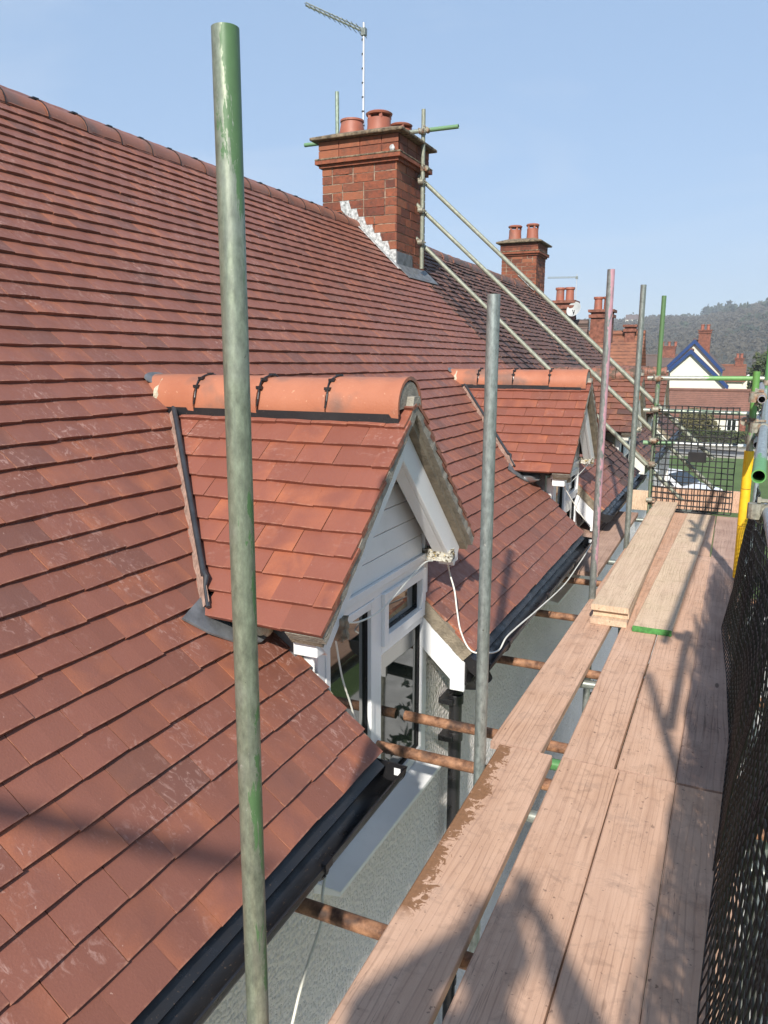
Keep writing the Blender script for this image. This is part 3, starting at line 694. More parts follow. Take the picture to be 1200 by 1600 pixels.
def house_wall(house, y0, y1, mat):
    mb = MB(); ws = [(d - HW + 0.03, d + HW + 0.05) for d in DY if y0 < d < y1]
    cur = y0
    zs = -2.04
    mb.box(WALLX - 0.25, WALLX, y0, y1, -5.45, zs)
    for (a, b) in ws:
        mb.box(WALLX - 0.25, WALLX, cur, a, zs, -1.19); cur = b
    mb.box(WALLX - 0.25, WALLX, cur, y1, zs, -1.19)
    w = mb.build('wall', mat, house)
    return w

def chimney(house, x0, x1, y0, y1, zb, ztop, course, bl, pots, detail=True):
    mb = MB(); mort = MB()
    mort.box(x0 + 0.006, x1 - 0.006, y0 + 0.005, y1 - 0.012, zb - 0.6, ztop)
    def face(axis, fixed, a, b, sgn):
        r = 0; z = zb - 0.5
        nrows = int((ztop - z) / course)
        z = ztop - nrows * course
        while z < ztop - 0.01:
            u = a - (0.5 * bl if r % 2 else 0.0); k = r % 3
            while u < b:
                w = bl if random.random() > 0.25 else bl * 0.5
                ua, ub = max(u, a), min(u + w - 0.012, b)
                if ub - ua > 0.03:
                    j = random.uniform(-0.003, 0.003); c = (random.random(), random.random(), 0.1)
                    lo, hi = (fixed - 0.0 - j, fixed + 0.03)
                    if axis == 'y': mb.box(ua, ub, min(fixed + sgn * j, fixed + sgn * -0.02 * -1), max(fixed + sgn * j, fixed + sgn * 0.02), z + 0.009 + random.uniform(-0.002, 0.003), z + course, c)
                    else: mb.box(min(fixed - j, fixed - 0.02), max(fixed - j, fixed - 0.02), ua, ub, z + 0.009, z + course, c)
                u += w
            z += course; r += 1
    face('y', y0, x0, x1, 1)
    face('x', x1, y0 + 0.0, y1, 1)
    mb.box(x0, x0 + 0.02, y0 + 0.022, y1, zb - 0.6, ztop, (0.4, 0.2, 0.1)); mb.box(x0 + 0.02, x1 - 0.025, y1 - 0.02, y1, zb - 0.6, ztop, (0.4, 0.2, 0.1))
    ch = mb.build('chimney', BRICK, house)
    mort.build('mortar_joints', JOINT, ch)
    h = (2.6 - 2.2)
    cb = MB()
    def ring(z0_, z1_, p, c=(0.5, 0.5, 0.1)): cb.box(x0 - p, x1 + p, y0 - p, y1 + p, z0_, z1_, c)
    ring(ztop, ztop + 0.035, 0.03, (0.3, 0.3, 0.1)); ring(ztop + 0.036, ztop + 0.075, 0.065, (0.2, 0.3, 0.1))
    # upper band made of bricks
    z = ztop + 0.10
    for r in range(2):
        for (ax) in ('y', 'x'):
            u, e = (x0 - 0.03, x1 + 0.03) if ax == 'y' else (y0 - 0.028, y1 + 0.03)
            while u < e:
                w = bl; ub = min(u + w - 0.012, e); c = (random.uniform(0.3, 1), random.random(), 0.1)
                if ax == 'y': cb.box(u, ub, y0 - 0.03, y0, z, z + course - 0.012, c)
                else: cb.box(x1, x1 + 0.03, u, ub, z, z + course - 0.012, c)
                u += w
        z += course
    cb.box(x0 - 0.024, x1 + 0.024, y0 - 0.022, y1 + 0.03, ztop + 0.075, z, (0.9, 0.5, 0.1))
    cb.build('corbel', BRICK, ch)
    st = MB(); st.box(x0 - 0.07, x1 + 0.07, y0 - 0.07, y1 + 0.07, ztop + 0.076, ztop + 0.098)
    st.box(x0 - 0.11, x1 + 0.11, y0 - 0.11, y1 + 0.11, z, z + 0.035)
    zz = z + 0.035
    st.hexa([(x0 - 0.10, y0 - 0.10, zz), (x1 + 0.10, y0 - 0.10, zz), (x1 + 0.10, y1 + 0.10, zz), (x0 - 0.10, y1 + 0.10, zz), (x0 + 0.10, y0 + 0.10, zz + 0.07), (x1 - 0.10, y0 + 0.10, zz + 0.07), (x1 - 0.10, y1 - 0.10, zz + 0.07), (x0 + 0.10, y1 - 0.10, zz + 0.07)])
    st.build('capping', STONE, ch, bevel=0.012)
    for (px, py, r0, r1, hh, hood) in pots:
        mb = MB(); z0_ = zz + 0.02
        if hood:
            mb.lathe([(r0 + 0.01, z0_), (r0 * 0.97, z0_ + hh * 0.5), (r0 * 0.98, z0_ + hh * 0.72), (r0 * 0.80, z0_ + hh * 0.73)], px, py)
            for k in range(5):
                a = k * 2 * math.pi / 5 + 0.3; mb.box(px + r0 * 0.85 * math.cos(a) - 0.018, px + r0 * 0.85 * math.cos(a) + 0.018, py + r0 * 0.85 * math.sin(a) - 0.018, py + r0 * 0.85 * math.sin(a) + 0.018, z0_ + hh * 0.70, z0_ + hh * 0.9)
            mb.lathe([(0.0, z0_ + hh * 0.86), (r1, z0_ + hh * 0.86), (r1 + 0.008, z0_ + hh * 0.93), (r1 * 0.9, z0_ + hh * 0.98), (0.0, z0_ + hh)], px, py)
        else:
            mb.lathe([(r0, z0_), (r0 * 0.98, z0_ + hh * 0.3), (r1, z0_ + hh * 0.90), (r1 + 0.012, z0_ + hh * 0.92), (r1 + 0.012, z0_ + hh), (r1 - 0.02, z0_ + hh), (r1 - 0.02, z0_ + hh * 0.5), (0, z0_ + hh * 0.5)], px, py)
        mb.build('chimney_pot', POT, ch, smooth=True)
    return ch

# --- house A (new tiles)
HA = tag(empty('terraced_house', (-3, 0, -5.4)), "near house with a freshly laid red clay tile roof, two gabled dormers and black gutters", "house")
HAo = Vector((3, 0, 5.4))
def reparent_fix(root):
    """children were built in world coordinates: cancel the empty's offset"""
    for ch in root.children: ch.location = Vector(ch.location) - Vector(root.location)
rfA = deck(HA, START_Y, PARTY, FELT)
mb = MB(); lay_tiles(mb, EORG, (0, 1, 0), UPV, int(VMAX / 0.1) + 1, 0.1, segs_main(START_Y, PARTY, 'end'), off0=0.045, jit=0.75)
mb.build('roof_tiles', TILE_NEW, rfA)
mb = MB(); y = START_Y; i = 0
while y < 8.30:
    half_ridge(mb, 'y', y, y + 0.316, RIDGE_X + random.uniform(-0.003, 0.003), RIDGE_Z, 0.125 + random.uniform(-0.003, 0.003), collar=0.006); y += 0.32; i += 1
mb.build('ridge_tiles', RIDGE_MAIN, rfA, smooth=True)
mb = MB(); y = START_Y + 0.318
while y < 8.2:
    arc = [(RIDGE_X + 0.131 * math.cos(a), y, RIDGE_Z + 0.131 * math.sin(a)) for a in [math.pi * k / 10 for k in range(11)]]
    mb = MB(); mb.tube(arc, 0.0035, 5); mb.box(RIDGE_X - 0.03, RIDGE_X + 0.03, y - 0.022, y + 0.022, RIDGE_Z + 0.126, RIDGE_Z + 0.138); y += 0.32
    mb.build('ridge_clip', BLACK, rfA)
house_wall(HA, START_Y, PARTY, ROUGHCAST)
for yc in DY[:2]: make_dormer(HA, yc, True)
for yc in DY[:2]:
    verge(HA, yc + HW, 1); verge(HA, yc - HW, -1)
gutter(HA, START_Y, DY[0] - HW + 0.02, BLACK, sticker=True)
gutter(HA, DY[0] + HW - 0.0, DY[1] - HW + 0.02, BLACK, sticker=True)
gutter(HA, DY[1] + HW, PARTY, BLACK)
# downpipe
mb = MB(); mb.tube([(-1.035, 3.52, -1.49), (-1.035, 3.52, -1.56), (-1.10, 3.60, -1.64), (-1.24, 3.74, -1.72), (-1.275, 3.77, -1.80), (-1.275, 3.77, -5.3)], 0.036, 16)
dp = mb.build('downpipe', BLACK, HA, smooth=True)
for z in (-1.80, -2.02, -3.6):
    mb = MB(); mb.tube([(-1.275, 3.77, z), (-1.275, 3.77, z - 0.055)], 0.044, 16); mb.box(-1.35, -1.27, 3.70, 3.84, z - 0.045, z - 0.012); mb.build('pipe_bracket', BLACK, dp, bevel=0.003)
# pebbly lump of mortar and junction box under the dormer eaves
def lump(name, mat, parent, c, r, seed=0):
    mb = MB(); ic = bmesh.new(); bmesh.ops.create_icosphere(ic, subdivisions=3, radius=1.0)
    for v in ic.verts:
        n_ = 1 + 0.25 * mnoise.noise(v.co * 2.2 + Vector((seed, 0, 0))); v.co = Vector((v.co.x * r[0] * n_ + c[0], v.co.y * r[1] * n_ + c[1], v.co.z * r[2] * n_ + c[2]))
    for v in ic.verts: mb.v.append(tuple(v.co))
    for f in ic.faces: mb.face([v.index for v in f.verts])
    ic.free(); return mb.build(name, mat, parent, smooth=True)
lump('mortar_lump', MORTAR_P, HA, (-1.50, 2.225, -0.945), (0.045, 0.05, 0.04), 3)
lump('lead_dressing', plain("bright_lead", (0.55, 0.56, 0.57), 0.3, 0.8, 0.2), HA, (-1.51, 6.21, -0.935), (0.10, 0.10, 0.05), 8)
mb = MB(); mb.box(-1.30, -1.20, 6.14, 6.23, -0.985, -0.88); mb.build('junction_box', WHITE, HA, bevel=0.006)
# chimney between the houses
chA = chimney(HA, -4.62, -3.67, 8.38, 9.25, 1.0, 2.205, 0.095, 0.27,
              [(-4.43, 8.78, 0.165, 0.13, 0.26, False), (-4.02, 8.66, 0.14, 0.148, 0.27, True), (-3.93, 9.08, 0.13, 0.135, 0.24, True), (-4.30, 9.08, 0.12, 0.12, 0.16, False)])
mb = MB(); yf = 8.372     # stepped flashing
x = -3.67; pts = []
def rzt(x): return rz(x)
xs = -3.67; step = 0.095; steps = []
top = []
xk = xs
while xk > -4.30:
    zk = rzt(xk) + 0.13; top.append((xk, zk)); xk -= step / T
poly_lo = [(xs, yf, rzt(xs) - 0.03), (-4.32, yf, rzt(-4.32) - 0.03)]
for (xk, zk) in top:
    xe = xk - step / T
    mb.prism([(xk, yf, rzt(xk) - 0.03), (xk - 0.0, yf, zk + 0.035), (xe - 0.02, yf, zk + 0.035), (xe, yf, rzt(xe) - 0.03)], (0, 0.02, 0))
    mb.prism([(xk + 0.045, yf - 0.001, rzt(xk) + 0.0), (xk - 0.005, yf - 0.001, zk + 0.033), (xk - 0.05, yf - 0.001, rzt(xk - 0.05))], (0, 0.02, 0)) if xk < xs - 0.01 else None
def W(x, y, h): return Vector((x, y, rz(x))) + NRM * h
mb.prism([W(-3.60, 8.28, 0.004), W(-4.25, 8.30, 0.004), W(-4.25, 8.38, 0.004), W(-3.60, 8.38, 0.004)], NRM * 0.008)
mb.build('stepped_flashing', LEAD_W, chA)
mb = MB(); mb.box(-3.67, -3.660, 8.38, 8.84, 1.02, 1.24); mb.prism([W(-3.68, 8.34, 0.004), W(-3.50, 8.36, 0.004), W(-3.50, 9.30, 0.004), W(-3.68, 9.30, 0.004)], NRM * 0.008); mb.build('lead_apron', LEAD, chA)
lump('strap_eye', LEAD_W, chA, (-3.71, 8.335, 2.33), (0.03, 0.012, 0.04), 1)
# --- house B (old tiles)
HB = tag(empty('terraced_house', (-3, 12, -5.4)), "adjoining house beyond the first chimney, with old dark mossy roof tiles and weathered dormers", "house")
rfB = deck(HB, PARTY + 0.001, END_Y, FELT)
mb = MB()
def fnB(r, v):
    return segs_main(PARTY + 0.002, END_Y, 'start')(r, v)
lay_tiles(mb, EORG, (0, 1, 0), UPV, int(VMAX / 0.1) + 1, 0.1, fnB, off0=0.02, jit=2.6, lift=0.034)
# sag the old roof a little between its walls
for i, (vx, vy, vz) in enumerate(mb.v):
    t = max(0.0, min(1.0, (vy - PARTY) / (END_Y - PARTY)))
    s = math.sin(math.pi * t) * 0.035 + 0.012 * math.sin(vy * 2.3 + vx * 1.7) * min(1, t * 6); mb.v[i] = (vx - NRM.x * s * 0.6, vy, vz - NRM.z * s * 0.6)
mb.build('roof_tiles', TILE_OLD, rfB)
mb = MB(); y = 9.3
while y < END_Y - 0.3:
    half_ridge(mb, 'y', y, y + 0.44, RIDGE_X + random.uniform(-0.01, 0.01), RIDGE_Z - 0.02 + random.uniform(-0.01, 0.008), 0.125, collar=0.006); y += 0.45
mb.build('ridge_tiles', RIDGE_OLD, rfB, smooth=True)
house_wall(HB, PARTY, END_Y, ROUGHCAST)
for yc in DY[2:]: make_dormer(HB, yc, False); verge(HB, yc + HW, 1, plain("old_white_board", (0.66, 0.64, 0.58), 0.7, 0, 0.2, 15)); verge(HB, yc - HW, -1)
gutter(HB, PARTY + 0.01, DY[2] - HW + 0.02, BLACK); gutter(HB, DY[2] + HW, DY[3] - HW, BLACK); gutter(HB, DY[3] + HW, END_Y, BLACK)
chimney(HB, -4.72, -3.98, 16.3, 17.1, 1.0, 2.17, 0.075, 0.22, [(-4.52, 16.55, 0.13, 0.14, 0.34, True), (-4.16, 16.6, 0.12, 0.13, 0.36, True)])
mb = MB()
for k in range(4):
    xk = -4.02 - k * 0.075; z = rz(xk) + 0.12; mb.prism([(xk + 0.02, 16.27, z - 0.09), (xk - 0.12, 16.27, z + 0.02), (xk + 0.02, 16.27, z + 0.02)], (0, 0.02, 0))
mb.build('stepped_flashing', LEAD_W, HB)
mb = MB(); mb.prism([(-1.2, END_Y - 0.3, -5.4), (-7.2, END_Y - 0.3, -5.4), (-7.2, END_Y - 0.3, -1.3), (RIDGE_X, END_Y - 0.3, RIDGE_Z - 0.1), (-1.2, END_Y - 0.3, -1.35)], (0, 0.25, 0)); mb.build('gable_wall', ROUGHCAST, HB)
reparent_fix(HA); reparent_fix(HB)

# ------------------------------------------------------------------ scaffold tubes
def coupler(parent, zloc, arm=(1, 0), mat=COUPLER):
    """a forged band round the tube with a bolted arm, zloc along the tube"""
    mb = MB(); mb.tube([(0, 0, zloc - 0.026), (0, 0, zloc + 0.026)], 0.0305, 16)
    d = Vector((arm[0], arm[1], 0)).normalized(); s = Vector((-d.y, d.x, 0))
    c = d * 0.048
    mb.tube([c + s * -0.03 + Vector((0, 0, zloc)), c + s * 0.03 + Vector((0, 0, zloc))], 0.031, 12)
    e = s * 0.042 + Vector((0, 0, zloc)); mb.tube([e - d * 0.01, e + d * 0.045], 0.008, 6); mb.tube([e + d * 0.032, e + d * 0.045], 0.014, 6)
    e = -s * 0.042 + d * 0.03 + Vector((0, 0, zloc)); mb.tube([e - Vector((0, 0, 0.01)), e + Vector((0, 0, 0.045))], 0.008, 6); mb.tube([e + Vector((0, 0, 0.03)), e + Vector((0, 0, 0.044))], 0.014, 6)
    return mb.build('coupler', mat, parent, smooth=False)
def pole(name, a, b, mat, label, cat="scaffold tube", group=None, couplers=(), r=0.0242, seg=24):
    a, b = Vector(a), Vector(b); L = (b - a).length
    mb = MB(); ri = r - 0.0042; n = seg
    st = [(0, ri), (0, r)] + [(L * k / 6, r) for k in range(1, 6)] + [(L, r), (L, ri), (L - 0.25 if L > 0.6 else L * 0.5, ri)]
    for (z, rr) in st:
        for k in range(n):
            an = 2 * math.pi * k / n; mb.v.append((rr * math.cos(an), rr * math.sin(an), z))
    for i in range(len(st) - 1):
        for k in range(n):
            q = i * n + k; w = i * n + (k + 1) % n; mb.face([q, w, w + n, q + n])
    # inner wall at the foot
    b0 = len(mb.v)
    for k in range(n):
        an = 2 * math.pi * k / n; mb.v.append((ri * math.cos(an), ri * math.sin(an), min(0.25, L * 0.5)))
    for k in range(n): mb.face([k, b0 + k, b0 + (k + 1) % n, (k + 1) % n])
    o = mb.build(name, mat, None, smooth=True)
    o.location = a; o.rotation_euler = (b - a).to_track_quat('Z', 'Y').to_euler()
    tag(o, label, cat, group)
    for c in couplers: coupler(o, *c)
    return o
GZ = -5.4
GREEN = (0.055, 0.20, 0.045)
g1 = "upright poles on the house side of the walkway"; g2 = "upright poles on the outer side of the walkway"
m1 = tube_mat("green_daubed_steel", (0.27, 0.30, 0.22), (0.07, 0.15, 0.055), [(5.62, 6.4, 0.1), (3.9, 5.35, -1.0), (4.22, 4.70, -0.5)], side=(-0.8, -0.3, 1.0))
pole('scaffold_pole', (-0.85, 1.203, GZ), (-0.85, 1.203, 0.56), m1, "tallest nearest scaffold pole with bright green paint on its top, crossing the near roof", "scaffold pole", g1)
pole('scaffold_pole', (-0.835, 2.795, GZ), (-0.835, 2.795, 0.242), tube_mat("dull_galvanised_steel", (0.31, 0.34, 0.32)), "plain grey scaffold pole standing just right of the nearest dormer window", "scaffold pole", g1)
m3 = tube_mat("pink_striped_steel", (0.28, 0.29, 0.27), (0.46, 0.24, 0.28), [(5.85, 6.4, 0.1), (3.9, 6.2, -0.9)], side=(-1, 0.1, 1.5))
pole('scaffold_pole', (-0.80, 5.28, GZ), (-0.80, 5.28, 0.588), m3, "scaffold pole with a pink stripe down one side, crossing the second dormer's gable", "scaffold pole", g1)
pole('scaffold_pole', (-0.79, 7.02, GZ), (-0.79, 7.02, 0.645), GALV, "slim grey scaffold pole between the pink striped pole and the green topped end pole", "scaffold pole", g1)
m5 = tube_mat("green_topped_steel", (0.28, 0.32, 0.25), (0.085, 0.17, 0.06), [(5.2, 6.3, 0.8), (3.6, 5.3, -0.2)])
pole('scaffold_pole', (-0.785, 8.90, GZ), (-0.785, 8.90, 0.698), m5, "green scaffold pole at the far end of the walkway, carrying three guard rails", "scaffold pole", g1,
     couplers=[(5.23, (0, 1)), (4.90, (0, 1)), (4.56, (0, 1)), (4.30, (0, 1)), (3.90, (0, 1))])
mo = tube_mat("bright_green_capped_steel", (0.34, 0.33, 0.27), (0.10, 0.27, 0.05), [(5.0, 6.3, 1.2)])
op = pole('scaffold_pole', (0.122, 6.22, GZ), (0.122, 6.22, -0.06), mo, "outer scaffold pole with a bright green top and a yellow foam sleeve below", "scaffold pole", g2, couplers=[(4.98, (1, 0))])
mb = MB()
for i, (za, zb) in enumerate(((-1.60, -1.20), (-1.195, -0.92), (-0.915, -0.635))):
    mb.tube([(0.122, 6.22, za), (0.122, 6.22, zb)], 0.034 + 0.001 * (i % 2), 16)
sl_ = mb.build('foam_sleeve', YELLOW, op, smooth=True); sl_.matrix_parent_inverse = op.matrix_world.inverted(); sl_.location = (0, 0, 0)
bpy.context.view_layer.update(); sl_.matrix_parent_inverse = op.matrix_world.inverted()
pole('scaffold_pole', (0.275, 8.93, GZ), (0.275, 8.93, 0.25), tube_mat("blue_grey_steel", (0.36, 0.42, 0.44), GREEN, [(5.25, 5.8, 1.5)]), "blue grey outer pole at the far corner, ending the guard rails, green above them", "scaffold pole", g2, couplers=[(5.2, (-1, 0)), (4.85, (-1, 0)), (4.5, (-1, 0))])
pole('scaffold_pole', (0.24, 3.1, GZ), (0.24, 3.1, -0.62), GALV, "short outer pole standing behind the black netting beside the walkway", "scaffold pole", g2)
pole('scaffold_pole', (0.245, 1.5, GZ), (0.245, 1.5, 0.28), GALV, "outer pole behind the netting, right beside the photographer", "scaffold pole", g2)
# end rails
gr = "guard rails across the far end of the walkway"
ry = 8.952
pole('guard_rail', (-0.90, ry, -0.168), (0.30, ry, -0.158), tube_mat("half_green_rail", (0.45, 0.45, 0.37), (0.12, 0.30, 0.07), [(0.55, 1.1, 0.9)]), "top guard rail at the far end, half of it painted green", "guard rail", gr)
pole('guard_rail', (-0.92, ry, -0.518), (0.27, ry, -0.525), tube_mat("pale_green_rail", (0.44, 0.46, 0.38), (0.25, 0.33, 0.22), [(0.1, 1.1, 0.1)]), "middle guard rail at the far end, crossing the upper part of the square mesh", "guard rail", gr)
pole('guard_rail', (-0.90, ry, -0.875), (0.14, ry, -0.868), tube_mat("white_rail", (0.62, 0.63, 0.60), (0.16, 0.30, 0.14), [(-0.1, 0.32, 0.9)]), "lowest guard rail at the far end, pale grey behind the middle of the mesh", "guard rail", gr)
pole('guard_rail', (-2.0, -1.0, 0.53), (-0.50, -1.0, 0.53), GALV, "rail tube behind the camera reaching over the near roof", "guard rail")
# braces from the chimney down to the end pole and past it
gb = "sloping tubes from the first chimney to the end pole"
def brace(a, b, label): pole('brace_tube', a, b, GALV_O, label, "brace tube", gb)
brace((-3.66, 9.005, 2.165), (-0.16, 9.005, -1.03), "highest of the three sloping tubes running down from the chimney pole")
brace((-3.74, 9.010, 1.90), (-0.14, 9.010, -1.352), "middle one of the three sloping tubes running down from the chimney pole")
brace((-3.74, 9.000, 1.515), (-0.45, 9.000, -1.50), "lowest of the three sloping tubes running down from the chimney pole")
pole('chimney_pole', (-3.585, 8.95, 1.10), (-3.585, 8.95, 2.88), GALV_O, "upright tube clamped beside the first chimney, its foot on the roof", "scaffold pole", None,
     couplers=[(1.55, (-1, 0)), (1.13, (-1, 0)), (0.98, (0, 1)), (0.66, (0, 1)), (0.30, (0, 1)), (1.53, (0, 1))])
pole('cross_tube', (-5.21, 9.0, 2.672), (-3.17, 9.0, 2.662), tube_mat("green_ended_tube", (0.36, 0.38, 0.30), (0.13, 0.26, 0.12), [(1.65, 2.2, 0.9), (-0.2, 0.4, 0.3)]), "horizontal tube lying across the top of the first chimney behind its front pots", "scaffold tube")
pole('chimney_pole', (-4.73, 8.97, 1.2), (-4.73, 8.97, 3.22), tube_mat("greenish_steel", (0.32, 0.38, 0.28)), "upright tube standing behind the first chimney on its far side", "scaffold pole")
pole('brace_tube', (-4.72, 9.04, 2.18), (-5.6, 9.04, 1.2), tube_mat("dark_green_steel", (0.20, 0.28, 0.20)), "short sloping tube seen behind the ridge just left of the first chimney", "brace tube")

# under-deck tubes
gt = "tubes carrying the boards, sticking out towards the house"
for (y, x0, m, lab) in ((1.835, -1.34, RUSTY, "rusty tube under the gutter end nearest the camera, crossed by a hanging white cable"),
                        (2.862, -1.345, RUSTY, "rusty tube passing close under the corner of the near roof tiles to the second pole"),
                        (3.19, -1.335, RUSTY, "rusty tube whose open end points at the window glass"),
                        (4.082, -1.30, RUSTY, "rusty and white tube below the middle roof's gutter near its cable end"),
                        (5.0, -1.30, RUSTY, "rusty tube below the middle roof's gutter, second from the window"),
                        (5.9, -1.30, RUSTY, "rusty tube near the pink striped pole's foot, under the walkway"),
                        (6.62, -1.30, GALV, "grey tube under the low inner boards, second from the far end"),
                        (8.6, -1.30, GALV, "grey tube under the far end of the low inner boards"),
                        (0.5, -1.30, RUSTY, "rusty tube under the boards below the photographer")):
    pole('transom_tube', (x0, y, -1.687), (0.34, y, -1.687), m, lab, "scaffold tube", gt)
mg = tube_mat("green_splashed_steel", (0.40, 0.42, 0.40), GREEN, [(0.0, 0.5, 0.8)], metal=0.6)
pole('transom_tube', (-0.80, 3.035, -1.688), (0.36, 3.035, -1.688), mg, "green splashed tube showing in the gap where the boards meet end to end", "scaffold tube", gt)
pole('transom_tube', (-0.78, 2.62, -1.688), (0.36, 2.62, -1.688), GALV, "shiny tube showing in the gap just before the board joint", "scaffold tube", gt)
pole('transom_tube', (-0.78, 4.05, -1.74), (0.36, 4.13, -1.74), GALV, "grey tube showing between the far boards halfway to the stack", "scaffold tube", gt)
gl = "long tubes running along the scaffold"
pole('ledger_tube', (-0.79, -1.4, -1.738), (-0.79, 9.3, -1.738), GALV, "long tube under the inner edge of the walkway boards", "scaffold tube", gl)
pole('ledger_tube', (0.20, -1.4, -1.738), (0.20, 9.3, -1.738), GALV, "long tube under the outer edge of the walkway boards", "scaffold tube", gl)
pole('ledger_tube', (0.094, 2.92, -0.385), (0.30, 9.2, -0.40), tube_mat("green_ended_steel", (0.40, 0.43, 0.40), (0.09, 0.30, 0.06), [(-0.1, 0.18, 2.5)]), "hand rail tube with a green painted open end facing the camera above the netting", "scaffold tube", gl, couplers=[(2.3, (1, 0))])
pole('ledger_tube', (0.150, 5.45, -0.228), (0.24, 9.3, -0.228), tube_mat("pinkish_steel", (0.42, 0.36, 0.35)), "higher pinkish open ended rail just right of the green topped outer pole", "scaffold tube", gl, couplers=[(0.25, (1, 0)), (0.55, (1, 0))])
pole('ledger_tube', (0.158, 5.86, -0.556), (0.24, 9.3, -0.556), tube_mat("mauve_grey_steel", (0.40, 0.36, 0.36)), "lower open ended rail just right of the yellow sleeve", "scaffold tube", gl, couplers=[(0.45, (1, 0))])
pole('ledger_tube', (0.156, 2.05, -0.575), (0.156, 3.42, -0.575), tube_mat("blue_galvanised_steel", (0.40, 0.46, 0.50)), "thick looking blue grey rail at the right edge, above the black netting", "scaffold tube", gl, couplers=[(1.27, (1, 0))])

# ------------------------------------------------------------------ boards
def board(x0, x1, y0, y1, ztop, mat, label, name='scaffold_board', group=None, skew=(0, 0), th=0.038, green=False, cat="board"):
    mb = MB(); w = x1 - x0; L = y1 - y0; n = max(2, int(L / 0.5))
    cups = 0.0015
    rows = []
    for i in range(n + 1):
        y = L * i / n; sh = skew[0] + (skew[1] - skew[0]) * i / n; z = random.uniform(-0.0012, 0.0012)
        rows.append([(sh, y, z - th), (sh + w, y, z - th), (sh + w, y, z - 0.004), (sh + w - 0.005, y, z), (sh + w / 2, y, z - cups), (sh + 0.005, y, z), (sh, y, z - 0.004)])
    m = 7
    for r_ in rows: mb.v += r_
    for i in range(n):
        for k in range(m):
            a = i * m + k; b = i * m + (k + 1) % m; mb.face([a, a + m, b + m, b])
    mb.face(list(range(m)), mi=1); e = n * m; mb.face(list(range(e, e + m))[::-1], mi=1)
    o = mb.build(name, [mat, GREENEND if green else (BOARD_Y if mat is BOARD_Y else BOARD_G)], None); o.location = (x0, y0, ztop); tag(o, label, cat, group); return o
ZD = -1.62; gbd = "boards of the walkway deck"
board(-0.795, -0.565, -1.3, 2.985, ZD, BOARD_S, "near deck board closest to the house, with a wet brown stain along its left edge", group=gbd, skew=(0.01, -0.012))
board(-0.545, -0.315, -1.3, 2.98, ZD - 0.001, BOARD_P, "near deck board second from the house, with strong wavy grain", group=gbd, skew=(0, 0.008))
board(-0.303, -0.090, -1.3, 2.972, ZD, BOARD_P, "near deck board third from the house, with a dark oily blotch", group=gbd)
board(-0.088, 0.138, -1.3, 2.965, ZD - 0.002, BOARD_P, "near deck board along the black netting", group=gbd)
board(-0.850, -0.628, 3.0, 6.9, ZD, BOARD_P, "far deck board closest to the house, running under the stacked boards", group=gbd, skew=(0, 0.06))
board(-0.538, -0.328, 2.995, 6.9, ZD - 0.001, BOARD_P, "far deck board second from the house, beside the open gap", group=gbd, skew=(0, 0.012))
board(-0.318, -0.093, 2.988, 6.9, ZD, BOARD_P, "far deck board third from the house, passing under the green ended board", group=gbd, skew=(0, 0.012))
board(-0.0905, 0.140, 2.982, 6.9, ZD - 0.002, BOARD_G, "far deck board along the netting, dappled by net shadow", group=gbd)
board(-0.780, -0.560, 6.92, 8.86, ZD, BOARD_P, "last deck board beside the slim grey pole, under the stack", group=gbd)
board(-0.530, -0.315, 6.92, 8.86, ZD - 0.001, BOARD_P, "last deck board second from the house at the far end", group=gbd)
board(-0.305, -0.092, 6.92, 8.86, ZD, BOARD_P, "last deck board third from the house at the far end", group=gbd)
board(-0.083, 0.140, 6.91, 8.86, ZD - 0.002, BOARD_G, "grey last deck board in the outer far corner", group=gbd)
gs = "spare boards lying on the deck"
board(-0.722, -0.500, 4.74, 8.78, ZD + 0.038, BOARD_Y, "lowest board of the stack of three on the far deck", group=gs, skew=(0, -0.04))
board(-0.715, -0.495, 4.80, 8.80, ZD + 0.078, BOARD_Y, "middle board of the stack of three on the far deck", group=gs, skew=(0, -0.02))
board(-0.725, -0.497, 4.77, 8.83, ZD + 0.120, BOARD_Y, "topmost pale board of the stack of three on the far deck", group=gs, skew=(0.0, 0.012), green=False)
board(-0.462, -0.234, 4.70, 8.66, ZD + 0.038, BOARD_Y, "single spare board with a green painted end, lying right of the stack", group=gs, skew=(0.0, 0.095), green=True)
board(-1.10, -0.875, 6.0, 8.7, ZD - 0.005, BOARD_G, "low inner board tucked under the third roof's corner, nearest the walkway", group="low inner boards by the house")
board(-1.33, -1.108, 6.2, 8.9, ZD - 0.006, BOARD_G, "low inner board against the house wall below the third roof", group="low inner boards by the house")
# toe board across the end, set on edge, and its stub
mb = MB(); mb.box(-0.77, 0.13, 8.99, 9.028, -1.60, -1.365); tag(mb.build('toe_board', BOARD_P, None, loc=(-0.77, 8.99, -1.6), bevel=0.003), "board set on edge across the far end of the walkway behind the mesh", "board")
mb = MB(); mb.box(-0.965, -0.80, 8.84, 8.878, -1.62, -1.40); tag(mb.build('board_offcut', BOARD_Y, None, loc=(-0.96, 8.84, -1.6), bevel=0.003), "square board offcut on edge left of the far end mesh", "board")

